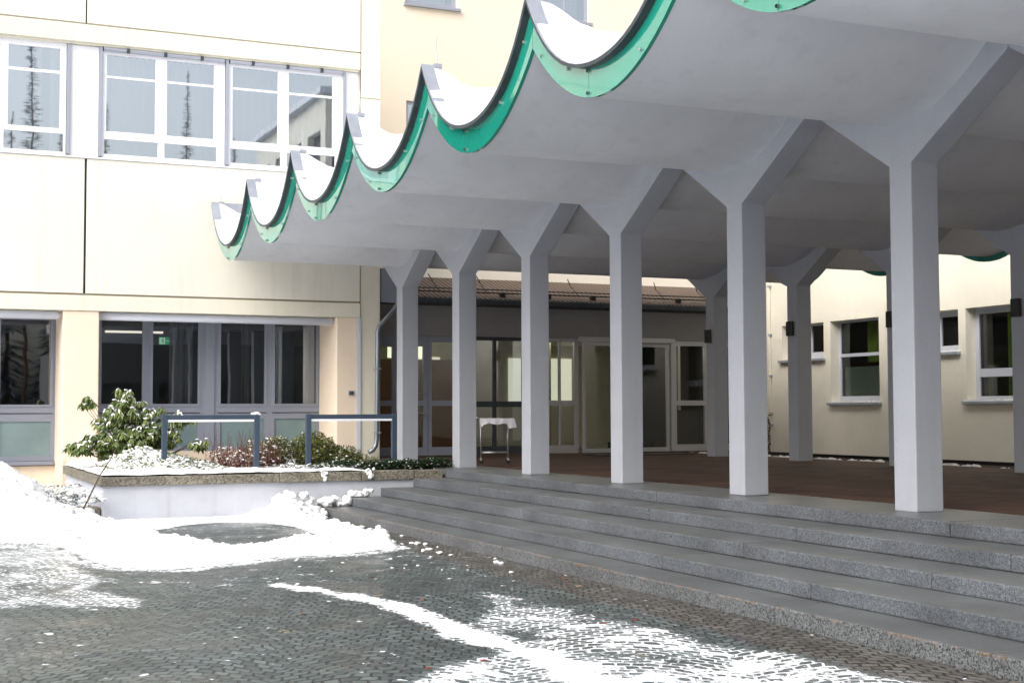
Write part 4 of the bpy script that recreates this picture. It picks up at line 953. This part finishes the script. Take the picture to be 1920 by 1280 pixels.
shrub('evergreen_shrub', [((7.05, 24.7, .98), (.50, .5, .36), 1100), ((7.55, 24.6, .86), (.42, .4, .24), 560), ((8.0, 24.5, .78), (.25, .3, .14), 90)], 33, 'leaf_bright', 'rounded green shrub under the right rail', ll=(.035, .06), lw=(.018, .03), snowp=.10, cnt_=7)
shrub('dark_ground_shrub', [((7.3, 23.4, .72), (.75, .38, .12), 360), ((8.2, 23.4, .73), (.65, .4, .13), 420), ((8.95, 23.5, .76), (.35, .35, .11), 260)], 34, 'leaf_dark', 'low dark glossy shrub along the coping at the right end of the planter', ll=(.05, .085), lw=(.03, .045), snowp=.16, cnt_=5, updir=.2)
shrub('small_creeper', [((3.0, 23.6, .45), (.25, .7, .22), 200)], 35, 'leaf_dark', 'small dark twiggy plant at the outer left side of the planter', snowp=.5) if False else None
# arching grass clump with snow
t = thing('grass_clump', (6.5, 23.35, .66)); rr = random.Random(8); a = MB(); s_ = MB()
for k in range(46):
    an = rr.uniform(0, 6.28); ln = rr.uniform(.18, .42); p0 = Vector((6.38+rr.uniform(-.25, .2), 23.35+rr.uniform(-.1, .15), .68)); prev = p0; 
    for q in range(1, 6):
        tt = q/5; p1 = p0+Vector((math.cos(an)*ln*tt, math.sin(an)*ln*tt*.8, ln*.9*tt*(1-tt*.75))); sd_ = Vector((-math.sin(an), math.cos(an), 0))*.010
        a.quad(prev-sd_, prev+sd_, p1+sd_, p1-sd_); 
        if rr.random() < .5: s_.quad(prev-sd_*1.5+Vector((0, 0, .012)), prev+sd_*1.5+Vector((0, 0, .012)), p1+sd_*1.5+Vector((0, 0, .012)), p1-sd_*1.5+Vector((0, 0, .012)))
        prev = p1
a.build('blades', 'leaf_dark', t); s_.build('snow_tufts', 'snow', t)['kind'] = 'stuff'; tag(t, 'arching grass clump weighed down by snow at the foot of the rail posts', 'grass clump')
# plant and leaning stem left of planter
t = thing('creeping_plant', (2.75, 23.5, .2)); rr = random.Random(17); a = MB(); s_ = MB()
for k in range(330):
    p = Vector((rr.uniform(2.35, 3.05), rr.uniform(22.2, 26.6), 0)); p.z = .20+rr.uniform(0, .16)+(p.x-2.4)*.12
    for q in range(4):
        an = rr.random()*6.28; leaf(a, p, Vector((math.cos(an), math.sin(an), rr.uniform(-.2, .8))), Vector((0, 0, 1)), rr.uniform(.05, .09), .02)
    if rr.random() < .4: lump(s_, (p.x, p.y, p.z+.02), rr.uniform(.03, .06), k, .5)
a.build('foliage', 'leaf_dark', t); s_.build('snow_tufts', 'snow', t)['kind'] = 'stuff'; tag(t, 'dark creeping plant under snow at the outer corner of the planter', 'plant')
o = MB().tube([(3.22, 22.42, 1.14), (3.14, 22.40, .98), (2.98, 22.36, .74), (2.90, 22.33, .58), (2.72, 22.28, .22)], [.008, .009, .011, .012, .013], 6).build('bare_stem', 'bark'); tag(o, 'thin bare stem leaning over the left planter corner', 'stem')
o = MB().box(2.70, 3.04, 22.75, 23.1, .0, .22).build('stone_block', 'coping', bevel=.02); tag(o, 'rough dark stone block in the snow beside the planter corner', 'stone')

# ------------------------------------------------------------------ trolley with cloth
tr = thing('trolley', (10.55, 24.35, T)); tag(tr, 'steel service trolley on castors behind the second column', 'trolley')
ex, ey = Vector((.93, -.37, 0)), Vector((.37, .93, 0)); o0 = Vector((10.28, 24.40, T))
def L3(u, v, z): p = o0+ex*u+ey*v; return (p.x, p.y, T+z)
fr = MB()
for u in (0, .52):
    fr.tube([L3(u, 0, .12), L3(u, 0, .84), L3(u, 0, .86)], .014, 8); fr.tube([L3(u, .45, .12), L3(u, .45, .84)], .014, 8)
for v in (0, .45): fr.tube([L3(-.02, v, .84), L3(.55, v, .84)], .012, 8); fr.tube([L3(0, v, .22), L3(.52, v, .22)], .010, 8)
fr.tube([L3(0, 0, .84), L3(-.10, 0, .90), L3(-.14, .1, .90), L3(-.14, .35, .90), L3(0, .45, .84)], .013, 8)
fr.tube([L3(0, 0, .22), L3(0, .45, .22)], .010, 8); fr.tube([L3(.52, 0, .22), L3(.52, .45, .22)], .010, 8)
fr.build('frame', 'steel', tr, smooth=True)
for u in (0, .52):
    for v in (0, .45):
        c = MB(); c.tube([L3(u, v, .11), L3(u, v, .07)], .02, 8); c = c.build('castor', 'steel', tr)
        q = MB(); q.tube([tuple(Vector(L3(u, v, .042))-ey*.012), tuple(Vector(L3(u, v, .042))+ey*.012)], .04, 12); q = q.build('wheel', 'black'); q.parent = c; q.location = (0, 0, 0)
cl = MB(); N_ = 18
def cp(i, j):
    u = -.03+.66*i/N_; v = -.04+.54*j/N_; z = .875+.003*math.sin(i*1.3)
    return u, v, z
for i in range(N_):
    for j in range(N_): cl.quad(*[L3(*cp(a_, b_)) for a_, b_ in ((i, j), (i+1, j), (i+1, j+1), (i, j+1))])
def drop(i): return .11+.012*math.sin(i*.9)+(.07 if i > N_-4 else 0)+(.05 if i < 2 else 0)
for i in range(N_):
    for q in range(4):
        a_, b_ = q/4, (q+1)/4; f = lambda i_, s: L3(cp(i_, 0)[0]+(.05*s if i_ == N_ else 0), -.04-.03*s+.012*math.sin(i_*1.4)*s, .875-drop(i_)*s)
        cl.quad(f(i, a_), f(i+1, a_), f(i+1, b_), f(i, b_))
        f = lambda i_, s: L3(.63+.04*s+.012*math.sin(i_*1.4)*s, cp(0, i_)[1]-(.03*s if i_ == 0 else 0), .875-(.15+.03*math.sin(i_))*s)
        cl.quad(f(i, a_), f(i+1, a_), f(i+1, b_), f(i, b_))
o = cl.build('tablecloth', 'cloth', smooth=True); tag(o, 'white cloth draped over the service trolley', 'tablecloth')

# ------------------------------------------------------------------ fallen leaves
rr = random.Random(44); M['leaf_red'] = mat('fallen_leaf', (.25, .05, .02), .7)
for k in range(14):
    x, y = rr.choice([(rr.uniform(3.0, 6.4), rr.uniform(8, 15))]*3+[(rr.uniform(5.9, 6.45), rr.uniform(8, 16))])
    g = MB(); an = rr.random()*6; g_ = .02
    leaf(g, Vector((x, y, .018)), Vector((math.cos(an), math.sin(an), .1)), Vector((0, 0, 1)), rr.uniform(.05, .08), .04)
    o = g.build('fallen_leaf', 'leaf_red'); tag(o, 'small reddish fallen leaf lying on the snowy cobbles or brown setts', 'leaf', 'fallen leaves on the courtyard paving')

# ------------------------------------------------------------------ woodland across the courtyard, seen in the window panes
wd = MB(); rr = random.Random(77)
for k in range(34):
    x = -60+k*3.4+rr.uniform(-1, 1); y = -48+rr.uniform(-8, 8); H = rr.uniform(10, 17)
    if k in (5, 12, 20): H = 24
    wd.tube([(x, y, 0), (x, y, H)], [.25, .04], 5, 1)
    for q in range(520):
        z = rr.uniform(.08, .98)*H; rad = (1-z/H)*3.1+.2; an = rr.random()*6.28; p = Vector((x, y, z)); d = Vector((math.cos(an), math.sin(an), -.35))
        leaf(wd, p, d, Vector((0, 0, 1)), rad*rr.uniform(.7, 1.1), rad*.12+.05, 0)
for (x, y, H) in ((20, -48, 27.5), (14, -48, 24.5), (8.7, -46, 31), (6.3, -45, 29), (11.3, -50, 25), (24, -50, 23)):
    wd.tube([(x, y, 0), (x, y, H)], [.16, .03], 5, 1)
    for q in range(700):
        z = rr.uniform(.25, .99)*H; rad = (1-z/H)*2.6+.15; an = rr.random()*6.28; leaf(wd, Vector((x, y, z)), Vector((math.cos(an), math.sin(an), .1)), Vector((0, 0, 1)), rad*rr.uniform(.5, 1.1), .16, 0)
o = wd.build('woodland', ['leaf_conifer', 'bark']); kind(o, 'stuff'); o['label'] = 'dark conifer wood across the courtyard, mirrored in the office windows'

# ------------------------------------------------------------------ building behind the viewer, mirrored in the panes; low wing added to block light
op = thing('opposite_building', (18, -6, 0)); tag(op, 'grey beige building mirrored in the upper window closest to the canopy, with an unseen low wing added for shade', 'building')
wh = [(8.6+i*2.4, 10.2+i*2.4, 1.2, 3.0) for i in range(4)]
MB().wall(6.9, 18, 0, 4.9, -5.0, -4.7, wh, 'y').build('wall', M.setdefault('beige', mat('beige_render', (.17, .17, .17), .85, var=.06)), op)
MB().box(6.9, 18, -16, -5.001, 0, 4.6).build('shade_wing', 'beige', op)  # unseen low wing with its wall, added to block horizon light under the canopy
wh = [(-17+i*3.2, -15+i*3.2, 2+j*3.6, 4+j*3.6) for i in range(4) for j in range(4)]
MB().wall(-18, -4.6, 0, 16.3, 18.0, 18.3, wh, 'x').build('wall', M.setdefault('beige_light', mat('beige_light', (.42, .42, .38), .85, var=.06)), op)
MB().box(18.301, 34, -18, -4.6, 0, 16.2).build('tower_block', 'dark_room', op)
MB().box(17.7, 34, -18.2, -4.4, 16.31, 16.6).build('roof', 'zinc', op)
